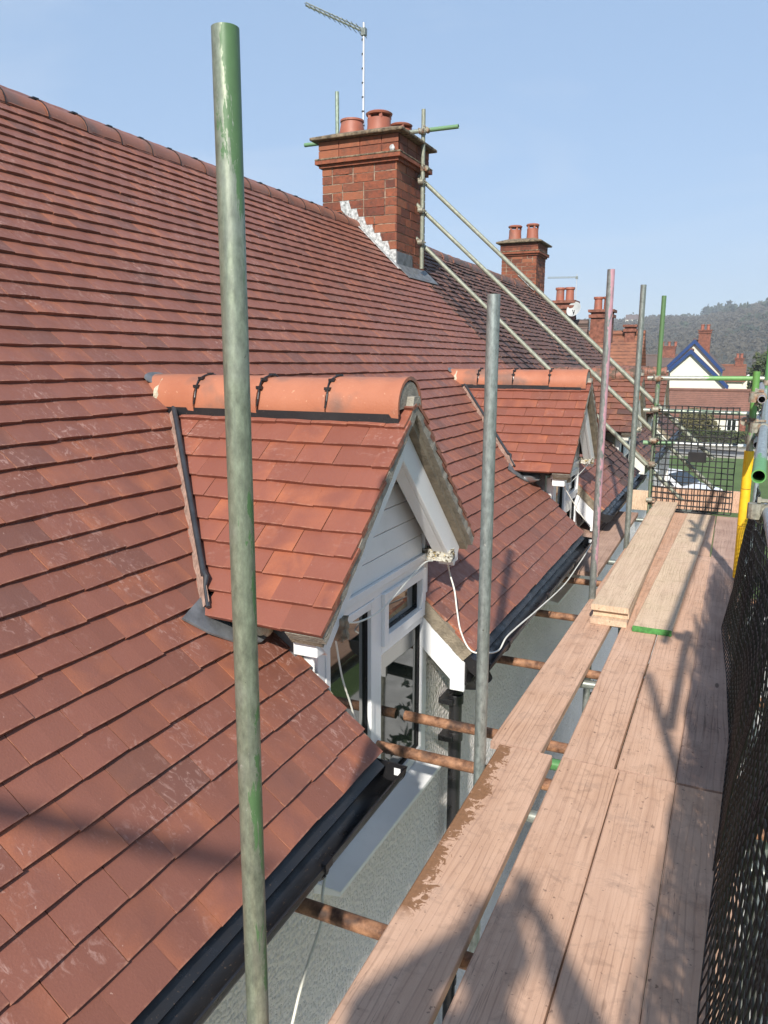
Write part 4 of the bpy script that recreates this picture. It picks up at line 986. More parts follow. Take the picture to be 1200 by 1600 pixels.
# ------------------------------------------------------------------ square mesh panel at the far end
mb = MB(); yq = 8.872; xa, xb, za, zb = -0.775, 0.062, -1.60, -0.405; sp = 0.0635
nx = int((xb - xa) / sp); nz = int((zb - za) / sp)
for i in range(nx + 1):
    x = xa + sp * i; pts = [(x + 0.004 * math.sin(k * 1.3 + i) + 0.00 * k, yq + 0.006 * math.sin(k * 0.7 + i * 0.5), za + (nz * sp) * k / 8) for k in range(9)]; mb.tube(pts, 0.0062, 5)
for j in range(nz + 1):
    z = za + sp * j; pts = [(xa + nx * sp * k / 8, yq + 0.004 + 0.006 * math.sin(k + j * 0.4), z + 0.004 * math.sin(k * 1.1 + j * 2) - 0.010 * (k / 8)) for k in range(9)]; mb.tube(pts, 0.0062, 5)
mp = mb.build('mesh_guard', NETM, None, loc=(-0.77, 8.87, -1.6)); tag(mp, "black plastic square mesh panel closing the far end of the walkway", "mesh guard", "black plastic mesh guards")
mb = MB(); mb.box(-0.42, -0.235, 8.858, 8.862, -1.055, -0.945); pl_ = mb.build('tag_plate', BLACK, mp, bevel=0.001); pl_.location = (0.77, -8.87, 1.6)

# black debris netting along the outer side: three overlapping lengths
def side_net(name, y0, y1, xfun, ztop, label, sp=0.055, seed=0, phase=0.0, r=0.0026):
    mb = MB(); ny = int((y1 - y0) / sp); nz = 18
    def P(y, t):
        xb_ = xfun(y); zt_ = ztop(y); zb_ = -1.612
        xt = 0.175 + 0.02 * math.sin(y * 1.9 + seed)
        x = xb_ + (xt - xb_) * (t ** 0.8) + 0.016 * math.sin(y * 6.0 + t * 4 + seed) * t * (1 - t) * 3 + 0.010 * math.sin(y * 13 + t * 9 + seed * 2) * t
        return (x, y + 0.02 * math.sin(t * 5 + y * 3 + phase) * t, zb_ + (zt_ - zb_) * t)
    for i in range(ny + 1):
        y = y0 + sp * i; mb.tube([P(y, k / 14) for k in range(15)], r, 4, cap=False)
    for j in range(nz + 1):
        t = j / nz; mb.tube([P(y0 + (y1 - y0) * k / 60, t) for k in range(61)], r, 4, cap=False)
    o = mb.build(name, NETM, None, loc=(0.1, y0, -1.6)); tag(o, label, "netting", "black plastic mesh guards"); return o
KN = [(-2, 0.06), (0.8, 0.045), (1.3, 0.035), (1.885, 0.037), (2.35, 0.055), (2.69, 0.072), (3.44, 0.097), (4.2, 0.075), (4.97, 0.036), (5.6, 0.075), (6.3, 0.118), (9, 0.15)]
def xbot(y):
    for (a, b), (c, d) in zip(KN, KN[1:]):
        if a <= y <= c:
            t = (y - a) / (c - a); return b + (d - b) * t
    return 0.1
side_net('side_netting', 2.45, 6.22, lambda y: xbot(y), lambda y: -0.72 - 0.30 * max(0, (y - 3.0) / 3.2), "far length of black netting beside the deck, reaching the yellow sleeve", seed=1)
side_net('side_netting', -0.6, 4.0, lambda y: xbot(y) + 0.006, lambda y: -0.66, "near length of black netting at the lower right of the deck", seed=4)
side_net('side_netting', -0.4, 5.6, lambda y: xbot(y) + 0.030, lambda y: -0.80, "second layer of black netting hanging just outside the first", seed=9, sp=0.060, phase=2)

# ------------------------------------------------------------------ cables
def cable(pts, label, r=0.0042, mat=CABLE, name='cable', n=8):
    mb = MB(); mb.tube(catmull(pts, n), r, 8); p = pts[0]
    return tag(mb.build(name, mat, None, loc=p, smooth=True), label, "cable", "loose cables on the house")
cable([(-1.25, 3.306, -0.93), (-1.25, 3.20, -0.915), (-1.255, 3.024, -0.95), (-1.26, 2.751, -1.005), (-1.27, 2.56, -1.0), (-1.28, 2.43, -0.965), (-1.29, 2.40, -0.99), (-1.295, 2.427, -1.086), (-1.295, 2.465, -1.208), (-1.29, 2.52, -1.33), (-1.27, 2.57, -1.5), (-1.2, 2.60, -1.68)], "white cable looping across the near window from the right timber to the gutter end", r=0.0038)
cable([(-1.25, 3.42, -0.95), (-1.245, 3.50, -0.985), (-1.25, 3.56, -1.06), (-1.21, 3.52, -1.13), (-1.17, 3.45, -1.21), (-1.13, 3.40, -1.30), (-1.07, 3.38, -1.378), (-1.0, 3.42, -1.392), (-0.965, 3.50, -1.40), (-0.962, 3.62, -1.375), (-0.962, 3.85, -1.39), (-0.965, 4.35, -1.44), (-0.968, 5.1, -1.50), (-0.97, 5.6, -1.49), (-0.975, 6.05, -1.47), (-0.985, 6.42, -1.42), (-1.10, 6.40, -1.25), (-1.20, 6.28, -1.05), (-1.22, 6.24, -0.98)],
      "white cable draped over the middle roof's corner and along its gutter", r=0.0042)
cable([(-1.18, 2.22, -1.60), (-1.17, 2.12, -1.70), (-1.15, 2.03, -1.79), (-1.13, 1.985, -1.86), (-1.13, 1.86, -1.98), (-1.12, 1.75, -2.10), (-1.12, 1.60, -2.30), (-1.12, 1.5, -2.6)], "white cable hanging past the nearest rusty tube below the near gutter", r=0.005)
cable([(-1.19, 6.24, -0.98), (-1.20, 6.35, -1.0), (-1.21, 6.55, -0.99), (-1.2, 7.0, -0.95), (-1.2, 7.38, -0.90)], "thin white cable crossing the second dormer's window to its far timber", r=0.003)

# ------------------------------------------------------------------ aerials
def aerial(base, top, boom_end, label, n=12, r=0.016, bands=True, dish=False):
    root = empty('tv_aerial', base); tag(root, label, "aerial"); b = Vector(base)
    mb = MB(); mb.tube([(0, 0, 0), tuple(Vector(top) - b)], r, 10); mb.build('mast', plain("bright_aluminium", (0.72, 0.72, 0.72), 0.35, 0.7), root, smooth=True)
    if bands:
        mb = MB(); h = (Vector(top) - b).z
        for k in range(7): mb.tube([(0, 0, h * (0.1 + 0.125 * k)), (0, 0, h * (0.1 + 0.125 * k) + 0.02)], r * 1.15, 10)
        mb.build('mast_bands', BLACK, root)
    t = Vector(top) - b - Vector((0, 0, 0.10)); e = Vector(boom_end) - b; d = (e - t); mb = MB()
    mb.tube([t - d * 0.03, e], r * 0.8, 6); mb.tube([t - d * 0.03 + Vector((0, 0, 0.03)), e + Vector((0, 0, 0.03))], r * 0.5, 6)
    mb.box(t.x - 0.03, t.x + 0.03, t.y - 0.03, t.y + 0.03, t.z - 0.04, t.z + 0.04)
    mb.build('boom', GALV, root)
    mb = MB(); s = d.cross(Vector((0, 0, 1))).normalized()
    for k in range(n):
        p = t + d * (0.04 + 0.94 * k / (n - 1)); l = 0.22 - 0.14 * k / (n - 1)
        mb.tube([p - s * l, p + s * l], r * 0.25, 5)
    mb.build('elements', GALV, root)
    return root
aerial((-4.44, 9.10, 2.70), (-4.43, 9.10, 3.98), (-5.16, 8.99, 4.25), "television aerial on a banded mast behind the first chimney's pots")

# ------------------------------------------------------------------ ground
def ground_mat():
    k = NB("rough_grass", 0.95); v = k.obj()
    c = k.mix(k.ramp(k.noise(v, 0.35, 6), [(0.35, 0.0), (0.65, 1.0)]), (0.075, 0.12, 0.028), (0.11, 0.17, 0.04))
    c = k.mix(k.ramp(k.noise(v, 9, 5, 0.7), [(0.4, 0.0), (0.7, 0.5)]), c, (0.05, 0.07, 0.02)); k.col(c); k.bump(k.noise(v, 30, 4), 0.6, 0.05); return k.m
GRASS = ground_mat()
def sheet(name, x0, x1, y0, y1, z, mat, nx=2, ny=2, th=None):
    mb = MB()
    if th: mb.box(x0, x1, y0, y1, z - th, z)
    else: mb.v = [(x0, y0, z), (x1, y0, z), (x1, y1, z), (x0, y1, z)]; mb.face([0, 1, 2, 3])
    return tag(mb.build(name, mat), kind='structure')
sheet('ground', -3000, 3000, -500, 3500, -5.4, GRASS)
CONC = plain("grey_paving", (0.30, 0.28, 0.25), 0.9, 0, 0.2, 3, 0.4, 40)
ASPH = plain("asphalt", (0.06, 0.06, 0.062), 0.9, 0, 0.2, 5, 0.4, 60)
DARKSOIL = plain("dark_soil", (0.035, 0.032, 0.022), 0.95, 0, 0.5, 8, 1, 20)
sheet('path', -1.3, 2.6, -6, 19, -5.396, plain('light_bounce_concrete', (0.52, 0.49, 0.44), 0.9, 0, 0.2, 3, 0.3, 40))  # paving made pale and widened to bounce light up onto the shaded wall
sheet('road', -12, 20, 49.3, 52.2, -5.392, ASPH)
sheet('pavement', -12, 20, 48.2, 49.3, -5.28, CONC, th=0.14)
sheet('pavement', -12, 20, 52.2, 52.9, -5.28, CONC, th=0.14)
sheet('driveway', -3.6, -0.6, 20, 33.0, -5.388, ASPH)

# ------------------------------------------------------------------ vegetation
def leaf_mat(name, a, b):
    k = NB(name, 0.75); v = k.obj(); t = k.sep(k.attr('tc').outputs['Color'])
    k.col(k.mix(t[0], a, b)); return k.m
LEAF = leaf_mat("hedge_leaves", (0.028, 0.045, 0.014), (0.085, 0.10, 0.03))
LEAF_O = leaf_mat("olive_twiggy_leaves", (0.07, 0.06, 0.025), (0.17, 0.15, 0.06))
LEAF_D = leaf_mat("glossy_dark_leaves", (0.015, 0.03, 0.012), (0.06, 0.10, 0.04))
BARK = plain("bark", (0.09, 0.07, 0.05), 0.95, 0, 0.3, 10, 1, 30)
def foliage(center, rad, n, size, mat, parent, name='crown', box=False, seed=1, shell=0.55):
    rnd = random.Random(seed); mb = MB(); c = Vector(center)
    for i in range(n):
        if box: p = Vector((rnd.uniform(-1, 1), rnd.uniform(-1, 1), rnd.uniform(-1, 1)))
        else:
            d = Vector((rnd.gauss(0, 1), rnd.gauss(0, 1), rnd.gauss(0, 1))).normalized()
            q = 1 + 0.28 * mnoise.noise(d * 1.9 + Vector((seed, 0, 0))); p = d * q * rnd.uniform(shell, 1.0)
        p = Vector((p.x * rad[0], p.y * rad[1], p.z * rad[2])) + c
        u = Vector((rnd.gauss(0, 1), rnd.gauss(0, 1), rnd.gauss(0, 1))).normalized(); w = u.orthogonal().normalized(); s = size * rnd.uniform(0.6, 1.4)
        b0 = len(mb.v); mb.v += [tuple(p - u * s), tuple(p + w * s * 0.5), tuple(p + u * s), tuple(p - w * s * 0.5)]
        mb.face([b0, b0 + 1, b0 + 2, b0 + 3], (rnd.random(), 0.1, 0.1))
    return mb.build(name, mat, parent)
def tree(base, h, r, label, mat=LEAF, n=1500, leaf=0.16, seed=1, group=None, bare=False, name='tree'):
    root = empty(name, base); tag(root, label, "tree" if name == 'tree' else name, group); rnd = random.Random(seed); mb = MB()
    mb.tube([(0, 0, 0), (0.05 * h * rnd.uniform(-1, 1), 0, h * 0.35), (0, 0.03 * h, h * 0.7)], [h * 0.03, h * 0.022, h * 0.01], 8)
    for k in range(9 if not bare else 26):
        a = rnd.uniform(0, 6.28); z = h * rnd.uniform(0.25, 0.7); l = r * rnd.uniform(0.6, 1.0)
        p0 = Vector((0, 0, z)); p1 = p0 + Vector((math.cos(a) * l * 0.6, math.sin(a) * l * 0.6, l * 0.35)); p2 = p0 + Vector((math.cos(a) * l, math.sin(a) * l, l * 0.8))
        mb.tube([p0, p1, p2], [h * 0.011, h * 0.007, h * 0.002], 5)
    mb.build('trunk', BARK, root)
    foliage((0, 0, h * 0.62), (r, r, h * 0.40), n, leaf, mat, root, seed=seed)
    return root
# hedge and bush across the road
hd = empty('hedge', (-2, 53.4, -5.4)); tag(hd, "long dark clipped hedge in front of the white extension across the road", "hedge"); foliage((0.3, 0, 0.55), (5.4, 0.5, 0.6), 9000, 0.10, LEAF, hd, 'leaves', box=True, seed=3)
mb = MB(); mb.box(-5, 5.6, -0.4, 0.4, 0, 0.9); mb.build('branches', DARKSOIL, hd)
bu = empty('bush', (-2.25, 54.8, -5.4)); tag(bu, "round olive brown bush against the white extension wall, seen through the mesh", "bush"); foliage((0, 0, 1.3), (1.35, 1.1, 1.15), 5000, 0.10, LEAF_O, bu, 'leaves', seed=5, shell=0.3)
# shrub by the wall beneath the walkway
for i, (p, r_) in enumerate((((-0.55, 6.2, -5.4), (0.45, 1.3, 1.5)), ((-0.35, 3.9, -5.4), (0.35, 0.7, 0.7)))):
    s_ = empty('shrub', p); tag(s_, ["tall glossy leaved shrub on the ground under the far boards", "low dark shrub on the ground under the board joint"][i], "shrub", "shrubs beneath the scaffold")
    foliage((0, 0, r_[2]), r_, 2600, 0.05, LEAF_D, s_, 'leaves', seed=20 + i, shell=0.4)

# ------------------------------------------------------------------ parked car below the end of the scaffold
def car():
    root = empty('parked_car', (-2.15, 30.2, -5.4)); tag(root, "white hatchback parked on the drive, seen through the lower part of the mesh", "car")
    paint = plain("white_car_paint", (0.75, 0.76, 0.78), 0.25, 0, 0.03); dark = plain("car_glass", (0.02, 0.025, 0.03), 0.06, 0, 0.1); red = plain("tail_lamp_red", (0.45, 0.02, 0.02), 0.25)
    # side profile (along x = length), extruded in y with tumblehome
    L = [(-2.05, 0.35), (-2.1, 0.62), (-2.0, 0.92), (-1.72, 1.0), (-1.45, 1.36), (-1.1, 1.46), (0.3, 1.44), (0.95, 1.03), (1.75, 0.88), (2.05, 0.68), (2.1, 0.38)]
    bm_ = MB(); W_ = [0.86 if z < 1.01 else 0.86 - (z - 1.0) * 0.42 for _, z in L]
    n = len(L)
    for s in (-1, 1):
        for (x, z), w in zip(L, W_): bm_.v.append((x, s * w, z))
    bm_.face(list(range(n))); bm_.face(list(range(n, 2 * n))[::-1])
    for i in range(n):
        j = (i + 1) % n; bm_.face([i, i + n, j + n, j])
    bm_.build('body', paint, root, bevel=0.05)
    for s in (-1, 1):
        g = MB(); g.prism([(-1.38, s * 0.845, 1.04), (0.78, s * 0.845, 1.04), (0.25, s * 0.72, 1.37), (-1.18, s * 0.72, 1.37)], (0, s * 0.012, 0)); g.build('side_window', dark, root)
    g = MB(); g.prism([(-1.76, -0.66, 1.04), (-1.76, 0.66, 1.04), (-1.50, 0.60, 1.36), (-1.50, -0.60, 1.36)], (-0.015, 0, 0.0)); g.build('rear_window', dark, root)
    g = MB(); g.prism([(0.98, -0.70, 1.06), (0.98, 0.70, 1.06), (0.40, 0.62, 1.41), (0.40, -0.62, 1.41)], (0.02, 0, 0.02)); g.build('windscreen', dark, root)
    for s in (-1, 1):
        g = MB(); g.box(-2.09, -1.9, s * 0.78 - 0.09, s * 0.78 + 0.09, 0.78, 0.97); g.build('tail_lamp', red, root, bevel=0.02)
        g = MB(); g.box(1.85, 2.07, s * 0.68 - 0.14, s * 0.68 + 0.14, 0.62, 0.78); g.build('headlight', GLASS, root, bevel=0.02)
    for (x, s) in ((-1.3, 1), (-1.3, -1), (1.3, 1), (1.3, -1)):
        g = MB(); g.tube([(x, s * 0.70, 0.31), (x, s * 0.88, 0.31)], 0.31, 24); w = g.build('wheel', plain("tyre_rubber", (0.02, 0.02, 0.02), 0.8), root)
        g = MB(); g.tube([(x, s * 0.875, 0.31), (x, s * 0.892, 0.31)], 0.20, 16); g.build('rim', GALV, w)
    root.rotation_euler = (0, 0, R(-22)); return root
car()

# ------------------------------------------------------------------ neighbouring buildings
FAR_TILE = None
def far_tile(name, a, b, sc=3.0):
    k = NB(name, 0.85); v = k.obj()
    c = k.mix(k.ramp(k.noise(v, 1.2, 6, 0.7), [(0.3, 0.0), (0.7, 1.0)]), a, b)
    vz = k.sep(v)[2]
    ln = k.math('FRACT', k.math('MULTIPLY', vz, 8.0))
    c = k.mix(k.ramp(ln, [(0.0, 0.9), (0.4, 0.0)]), c, tuple(x * 0.25 for x in a))
    c = k.mix(k.ramp(k.noise(k.map(v, (6, 6, 14)), 1.0, 2), [(0.5, 0.0), (0.62, 0.5)]), c, b); k.col(c)
    return k.m
FT_B = far_tile("distant_brown_tile", (0.15, 0.07, 0.05), (0.24, 0.11, 0.075))
FT_O = far_tile("distant_orange_tile", (0.15, 0.062, 0.04), (0.30, 0.12, 0.065))
FT_G = far_tile("distant_grey_tile", (0.10, 0.075, 0.065), (0.17, 0.11, 0.09))
BLUE = plain("royal_blue_paint", (0.005, 0.035, 0.14), 0.45, 0, 0.1)
BRICKFLAT = plain("distant_brick", (0.20, 0.075, 0.048), 0.9, 0, 0.5, 9)
def gable_block(root, x0, x1, y0, y1, zg, ze, zr, axis, wallm, roofm, over=0.25, barge=None, th=0.10, xm=None):
    """rectangular block with a pitched roof; ridge along axis"""
    mb = MB()
    if axis == 'y':
        xm = (x0 + x1) / 2 if xm is None else xm; zl = zr - (zr - ze) / (x1 - xm) * (xm - x0); mb.prism([(x0, y0, zg), (x1, y0, zg), (x1, y0, ze), (xm, y0, zr), (x0, y0, zl)], (0, y1 - y0, 0))
    else:
        ym = (y0 + y1) / 2; mb.prism([(x0, y0, zg), (x0, y1, zg), (x0, y1, ze), (x0, ym, zr), (x0, y0, ze)], (x1 - x0, 0, 0))
    w = mb.build('wall', wallm, root); mb = MB(); o = over
    if axis == 'y':
        sl_ = (zr - ze) / (x1 - xm)
        for s in (-1, 1):
            xe = x1 if s > 0 else x0; zq = ze if s > 0 else zl
            mb.prism([(xm, y0 - o, zr + 0.02), (xe + s * o, y0 - o, zq - o * sl_ + 0.02), (xe + s * o, y1 + o, zq - o * sl_ + 0.02), (xm, y1 + o, zr + 0.02)], (0, 0, th))
        mb.tube([(xm, y0 - o, zr + th + 0.02), (xm, y1 + o, zr + th + 0.02)], 0.12, 8)
    else:
        sl_ = (zr - ze) / (y1 - ym)
        for s in (-1, 1):
            ye = y1 if s > 0 else y0
            mb.prism([(x0 - o, ym, zr + 0.02), (x0 - o, ye + s * o, ze - o * sl_ + 0.02), (x1 + o, ye + s * o, ze - o * sl_ + 0.02), (x1 + o, ym, zr + 0.02)], (0, 0, th))
        mb.tube([(x0 - o, ym, zr + th + 0.02), (x1 + o, ym, zr + th + 0.02)], 0.12, 8)
    rf = mb.build('roof', roofm, root)
    if barge and axis == 'y':
        for s in (-1, 1):
            xe = x1 if s > 0 else x0; zq = ze if s > 0 else zl; mb = MB(); yb = y0 - o - 0.02
            mb.prism([(xm, yb, zr + 0.05 + th), (xe + s * o, yb, zq - o * sl_ + 0.05 + th), (xe + s * o, yb, zq - o * sl_ - 0.17), (xm, yb, zr - 0.17)], (0, -0.05, 0)); mb.build('bargeboard', barge, root)
    return w, rf
def far_chimney(rf, x, y, z0, z1, w=0.7, d=0.6, pots=2, mat=BRICKFLAT):
    mb = MB(); mb.box(x - w / 2, x + w / 2, y - d / 2, y + d / 2, z0, z1 - 0.25); mb.box(x - w / 2 - 0.06, x + w / 2 + 0.06, y - d / 2 - 0.06, y + d / 2 + 0.06, z1 - 0.25, z1 - 0.15)
    mb.box(x - w / 2, x + w / 2, y - d / 2, y + d / 2, z1 - 0.15, z1 - 0.08); mb.box(x - w / 2 - 0.08, x + w / 2 + 0.08, y - d / 2 - 0.08, y + d / 2 + 0.08, z1 - 0.08, z1)
    ch = mb.build('chimney', mat, rf)
    for k in range(pots):
        mb = MB(); px = x + (k - (pots - 1) / 2) * w * 0.48
        mb.lathe([(0.13, z1), (0.12, z1 + 0.32), (0.15, z1 + 0.34), (0.15, z1 + 0.40), (0.09, z1 + 0.40), (0.09, z1 + 0.2), (0, z1 + 0.2)], px, y, 14); mb.build('chimney_pot', POT, ch, smooth=True)
    return ch
def windowpane(root, x0, x1, y, z0, z1):
    mb = MB(); mb.box(x0, x1, y - 0.05, y + 0.02, z0, z1); w = mb.build('window', WHITE, root); mb = MB(); m = (x0 + x1) / 2
    mb.box(x0 + 0.07, m - 0.03, y - 0.062, y - 0.049, z0 + 0.07, z1 - 0.07); mb.box(m + 0.03, x1 - 0.07, y - 0.062, y - 0.049, z0 + 0.07, z1 - 0.07); mb.build('pane', GLASS, w)
# white house with blue bargeboards (two stepped gables, extension in front)
WH = empty('white_house', (-3, 62, -5.4)); tag(WH, "cream white house with royal blue bargeboards on stepped gables, beyond the far guard rails", "house")
gable_block(WH, -4.95, -1.25, 62, 74, -5.4, -0.42, 1.55, 'y', RENDER_W, FT_G, 0.2, BLUE)
gable_block(WH, -4.50, -0.75, 60, 61.7, -5.4, -1.55, 0.80, 'y', RENDER_W, FT_B, 0.2, BLUE, xm=-3.2)
w_, rf_ = gable_block(WH, -4.5, 0.75, 57.6, 59.9, -5.4, -3.55, -2.0, 'x', RENDER_W, FT_B, 0.15)
mb = MB(); mb.prism([(0.92, 57.5, -3.7), (0.92, 60.0, -3.7), (0.92, 58.75, -2.05)], (0.06, 0, 0)); mb.build('bargeboard', BLUE, WH)
mb = MB(); mb.box(0.35, 0.75, 57.50, 57.6, -5.4, -3.6); mb.build('brick_pier', BRICKFLAT, WH)
windowpane(WH, -0.45, 0.2, 57.58, -4.6, -3.75); windowpane(WH, -3.9, -2.6, 57.58, -5.0, -3.9)
far_chimney(rf_, -2.55, 64.5, 0.2, 2.45, 0.85, 0.7, 2)
reparent_fix(WH)
# houses to its right and beyond
def house(name, lab, x0, x1, y0, y1, ze, zr, axis, wm, rm, chims=(), barge=None, zg=-5.4, wins=()):
    root = empty(name, ((x0 + x1) / 2, y0, zg)); tag(root, lab, "house", "houses beyond the scaffold"); w, rf = gable_block(root, x0, x1, y0, y1, zg, ze, zr, axis, wm, rm, 0.25, barge)
    for c in chims: far_chimney(rf, *c)
    for q in wins: windowpane(root, *q)
    reparent_fix(root); return root
house('brown_roof_house', "low brown roofed house right behind the blue gabled one", -2.6, 0.4, 76, 84, -1.6, -0.35, 'x', RENDER_W, FT_O, [(0.0, 80, -0.6, 0.45, 0.7, 0.7, 2)])
house('white_gabled_house', "small white gabled house by the bright green topped pole", 0.2, 3.6, 78, 86, -1.9, 0.1, 'y', RENDER_W, FT_B, (), WHITE, wins=[(0.8, 1.7, 77.96, -3.2, -2.3)])
house('dark_roof_house', "long dark roofed house left of the blue gabled one with a brick chimney", -12.5, -4.6, 75, 83, -1.6, 0.55, 'x', BRICKFLAT, FT_G, [(-6.2, 79, 0.3, 1.55, 1.2, 0.8, 3)])
house('orange_roof_house', "house with patchy orange roof and narrow brick gable stack, left of the slim pole", -9.5, -3.45, 27.5, 32.5, -2.2, 0.92, 'x', BRICKFLAT, FT_O, [(-3.72, 30.0, 0.6, 1.35, 0.34, 0.5, 0)])
h1 = house('dark_tiled_house', "dark roofed house beyond the second chimney, with two brick stacks", -11.5, -4.55, 22.5, 26.5, -2.0, 1.05, 'x', ROUGHCAST, FT_G, [(-5.05, 24.5, 0.6, 1.85, 0.62, 0.6, 2), (-4.05, 25.5, 0.6, 1.62, 0.62, 0.6, 2)])
mb = MB()
for i in range(9):
    for j in range(2): pass
# satellite dish and small aerial on the far stack
ds = empty('satellite_dish', (-4.66, 24.1, 1.55)); tag(ds, "pale round satellite dish on the small far chimney", "satellite dish"); mb = MB()
mb.lathe([(0.0, 0.0), (0.10, 0.012), (0.17, 0.035), (0.23, 0.07), (0.235, 0.07), (0.17, 0.02), (0.0, -0.015)], 0, 0, 24); dd = mb.build('dish', plain("dish_grey", (0.45, 0.45, 0.43), 0.5), ds, smooth=True)
dd.rotation_euler = (R(68), 0, R(-20)); mb = MB(); mb.tube([(0, 0, -0.02), (0.0, -0.15, -0.12), (0, -0.3, -0.02)], 0.012, 6); mb.tube([(0, 0, 0), (0, 0.25, -0.25)], 0.02, 6); mb.build('arm', BLACK, ds)
aerial((-4.70, 24.4, 1.5), (-4.70, 24.4, 2.62), (-5.55, 24.2, 2.52), "small thin aerial above the satellite dish on the far chimney", n=5, r=0.014, bands=False)
# a white garage/caravan side visible left under the mesh
gar = empty('garden_shed', (-3.6, 24.2, -5.4)); tag(gar, "pale shed beside the parked car, low behind the left side of the mesh", "shed"); gable_block(gar, -5.2, -2.5, 20.0, 21.6, -5.4, -3.6, -3.1, 'x', RENDER_W, FT_G, 0.1); reparent_fix(gar)

# opposite side of the street, out of frame to the right: what the window glass reflects
for i, (x, y, h, r_) in enumerate(((24, 8, 8, 3.2), (26, 18, 9, 3.5), (22, 30, 7, 3.0), (28, 0, 9, 3.6))):
    tree((x, y, -5.4), h, r_, ["tree across the lawn to the right, nearest", "tree across the lawn to the right, tallest", "tree across the lawn to the right, smallest", "tree across the lawn to the right, behind the camera"][i], n=1600, leaf=0.3, seed=40 + i, group="trees across the lawn")
for i, (x, y, h, r_) in enumerate(((2.2, 66, 6.2, 1.6), (6.4, 72, 7.0, 2.6), (4.6, 95, 7.5, 2.6))):
    tree((x, y, -5.4), h, r_, ["dark evergreen beside the small white gabled house", "large dark evergreen at the right edge of the picture behind the green pole", "bushy dark tree beyond the white gabled house"][i], n=2600, leaf=0.18, seed=60 + i, group="evergreens beyond the houses")
house('opposite_house', "brick house across the lawn to the right, outside the view", 30, 36, 6, 16, -0.5, 2.5, 'y', BRICKFLAT, FT_B)

# ------------------------------------------------------------------ hill with woodland
def hill_h(x, y):
    t = (y - 260) / 640
    if t <= 0: return -5.4
    prof = math.sin(min(1, t) * math.pi / 2) ** 1.3
    top = 34 + 26 * (1 / (1 + math.exp(-(x + 95) / 38))) + 3.5 * math.sin(x / 31.0) + 2.5 * math.sin(x / 13 + 1)
    top *= 0.81
    if x < -190: top *= max(0.25, 1 - (-190 - x) / 350)
    return -5.4 + (top + 5.4) * prof + 1.4 * mnoise.noise(Vector((x / 40, y / 60, 0))) * prof * 2
def hill_mat():
    k = NB("wooded_hillside", 0.95); v = k.obj()
    c = k.mix(k.ramp(k.noise(v, 0.02, 6, 0.65), [(0.42, 0.0), (0.58, 1.0)]), (0.075, 0.062, 0.043), (0.055, 0.065, 0.035))
    c = k.mix(k.ramp(k.noise(v, 0.5, 5, 0.7), [(0.4, 0.0), (0.65, 0.7)]), c, (0.03, 0.03, 0.02)); k.col(c); return k.m
mb = MB(); nx, ny = 110, 60; X0, X1, Y0, Y1 = -420, 320, 255, 1300
for j in range(ny + 1):
    for i in range(nx + 1):
        x = X0 + (X1 - X0) * i / nx; y = Y0 + (Y1 - Y0) * j / ny; mb.v.append((x, y, hill_h(x, y) - (1.0 if j == 0 else 0)))
for j in range(ny):
    for i in range(nx): a = j * (nx + 1) + i; mb.face([a, a + 1, a + nx + 2, a + nx + 1])
tag(mb.build('hill', hill_mat(), smooth=True), kind='structure')
LF1 = leaf_mat("bare_woodland", (0.066, 0.056, 0.038), (0.082, 0.070, 0.046)); LF2 = leaf_mat("evergreen_woodland", (0.022, 0.034, 0.018), (0.05, 0.068, 0.034))
def canopy(name, area, n, rr, mat, hh=1.0, dens=None, seed=1, leaf=7):
    rnd = random.Random(seed); mb = MB()
    for i in range(n):
        x = rnd.uniform(area[0], area[1]); y = rnd.uniform(area[2], area[3])
        if dens and mnoise.noise(Vector((x / 55, y / 80, seed))) < dens: continue
        z = hill_h(x, y); r_ = rr * rnd.uniform(0.6, 1.5) * (0.6 + 0.4 * y / 700); tone = rnd.random()
        for k in range(26):
            d = Vector((rnd.gauss(0, 1), rnd.gauss(0, 1), abs(rnd.gauss(0, 1)))).normalized() * r_ * rnd.uniform(0.5, 1.0)
            p = Vector((x, y, z + r_ * 0.4 * hh)) + Vector((d.x, d.y, d.z * hh * 1.1)); s = r_ * rnd.uniform(0.16, 0.34)
            u = Vector((rnd.gauss(0, 1), rnd.gauss(0, 1), rnd.gauss(0, 1))).normalized(); w = u.orthogonal().normalized(); b0 = len(mb.v)
            mb.v += [tuple(p - u * s), tuple(p + w * s * 0.7), tuple(p + u * s), tuple(p - w * s * 0.7)]
            mb.face([b0, b0 + 1, b0 + 2, b0 + 3], (min(1, max(0.001, tone * 0.7 + rnd.random() * 0.3)), 0.1, 0.1))
    return tag(mb.build(name, mat), "woodland", "woodland", kind='stuff')
w1 = canopy('woodland', (-230, 60, 300, 1000), 6500, 2.9, LF1, 0.8, seed=2); w1['label'] = "brown leafless woodland covering the distant hillside"
w2 = canopy('evergreen_woodland', (-230, 60, 300, 940), 1500, 4.2, LF2, 1.0, dens=0.22, seed=7); w2['label'] = "dark evergreen patches among the woodland on the hill"
w3 = canopy('evergreen_woodland', (-36, -10, 840, 890), 60, 5.0, LF2, 1.5, seed=11); w3['label'] = "clump of tall dark trees standing up from the top of the hill"
w4 = canopy('woodland', (-60, 40, 110, 260), 700, 2.4, LF1, 1.1, seed=15); w4['label'] = "brown thicket and gardens between the last houses and the hill"
hv = empty('hill_house', (-77, 640, hill_h(-77, 640))); tag(hv, "tiny white house alone on the distant hillside", "house"); gable_block(hv, -84, -72, 640, 648, hill_h(-77, 640) - 2, hill_h(-77, 640) + 4.5, hill_h(-77, 640) + 8, 'x', RENDER_W, FT_G); reparent_fix(hv)

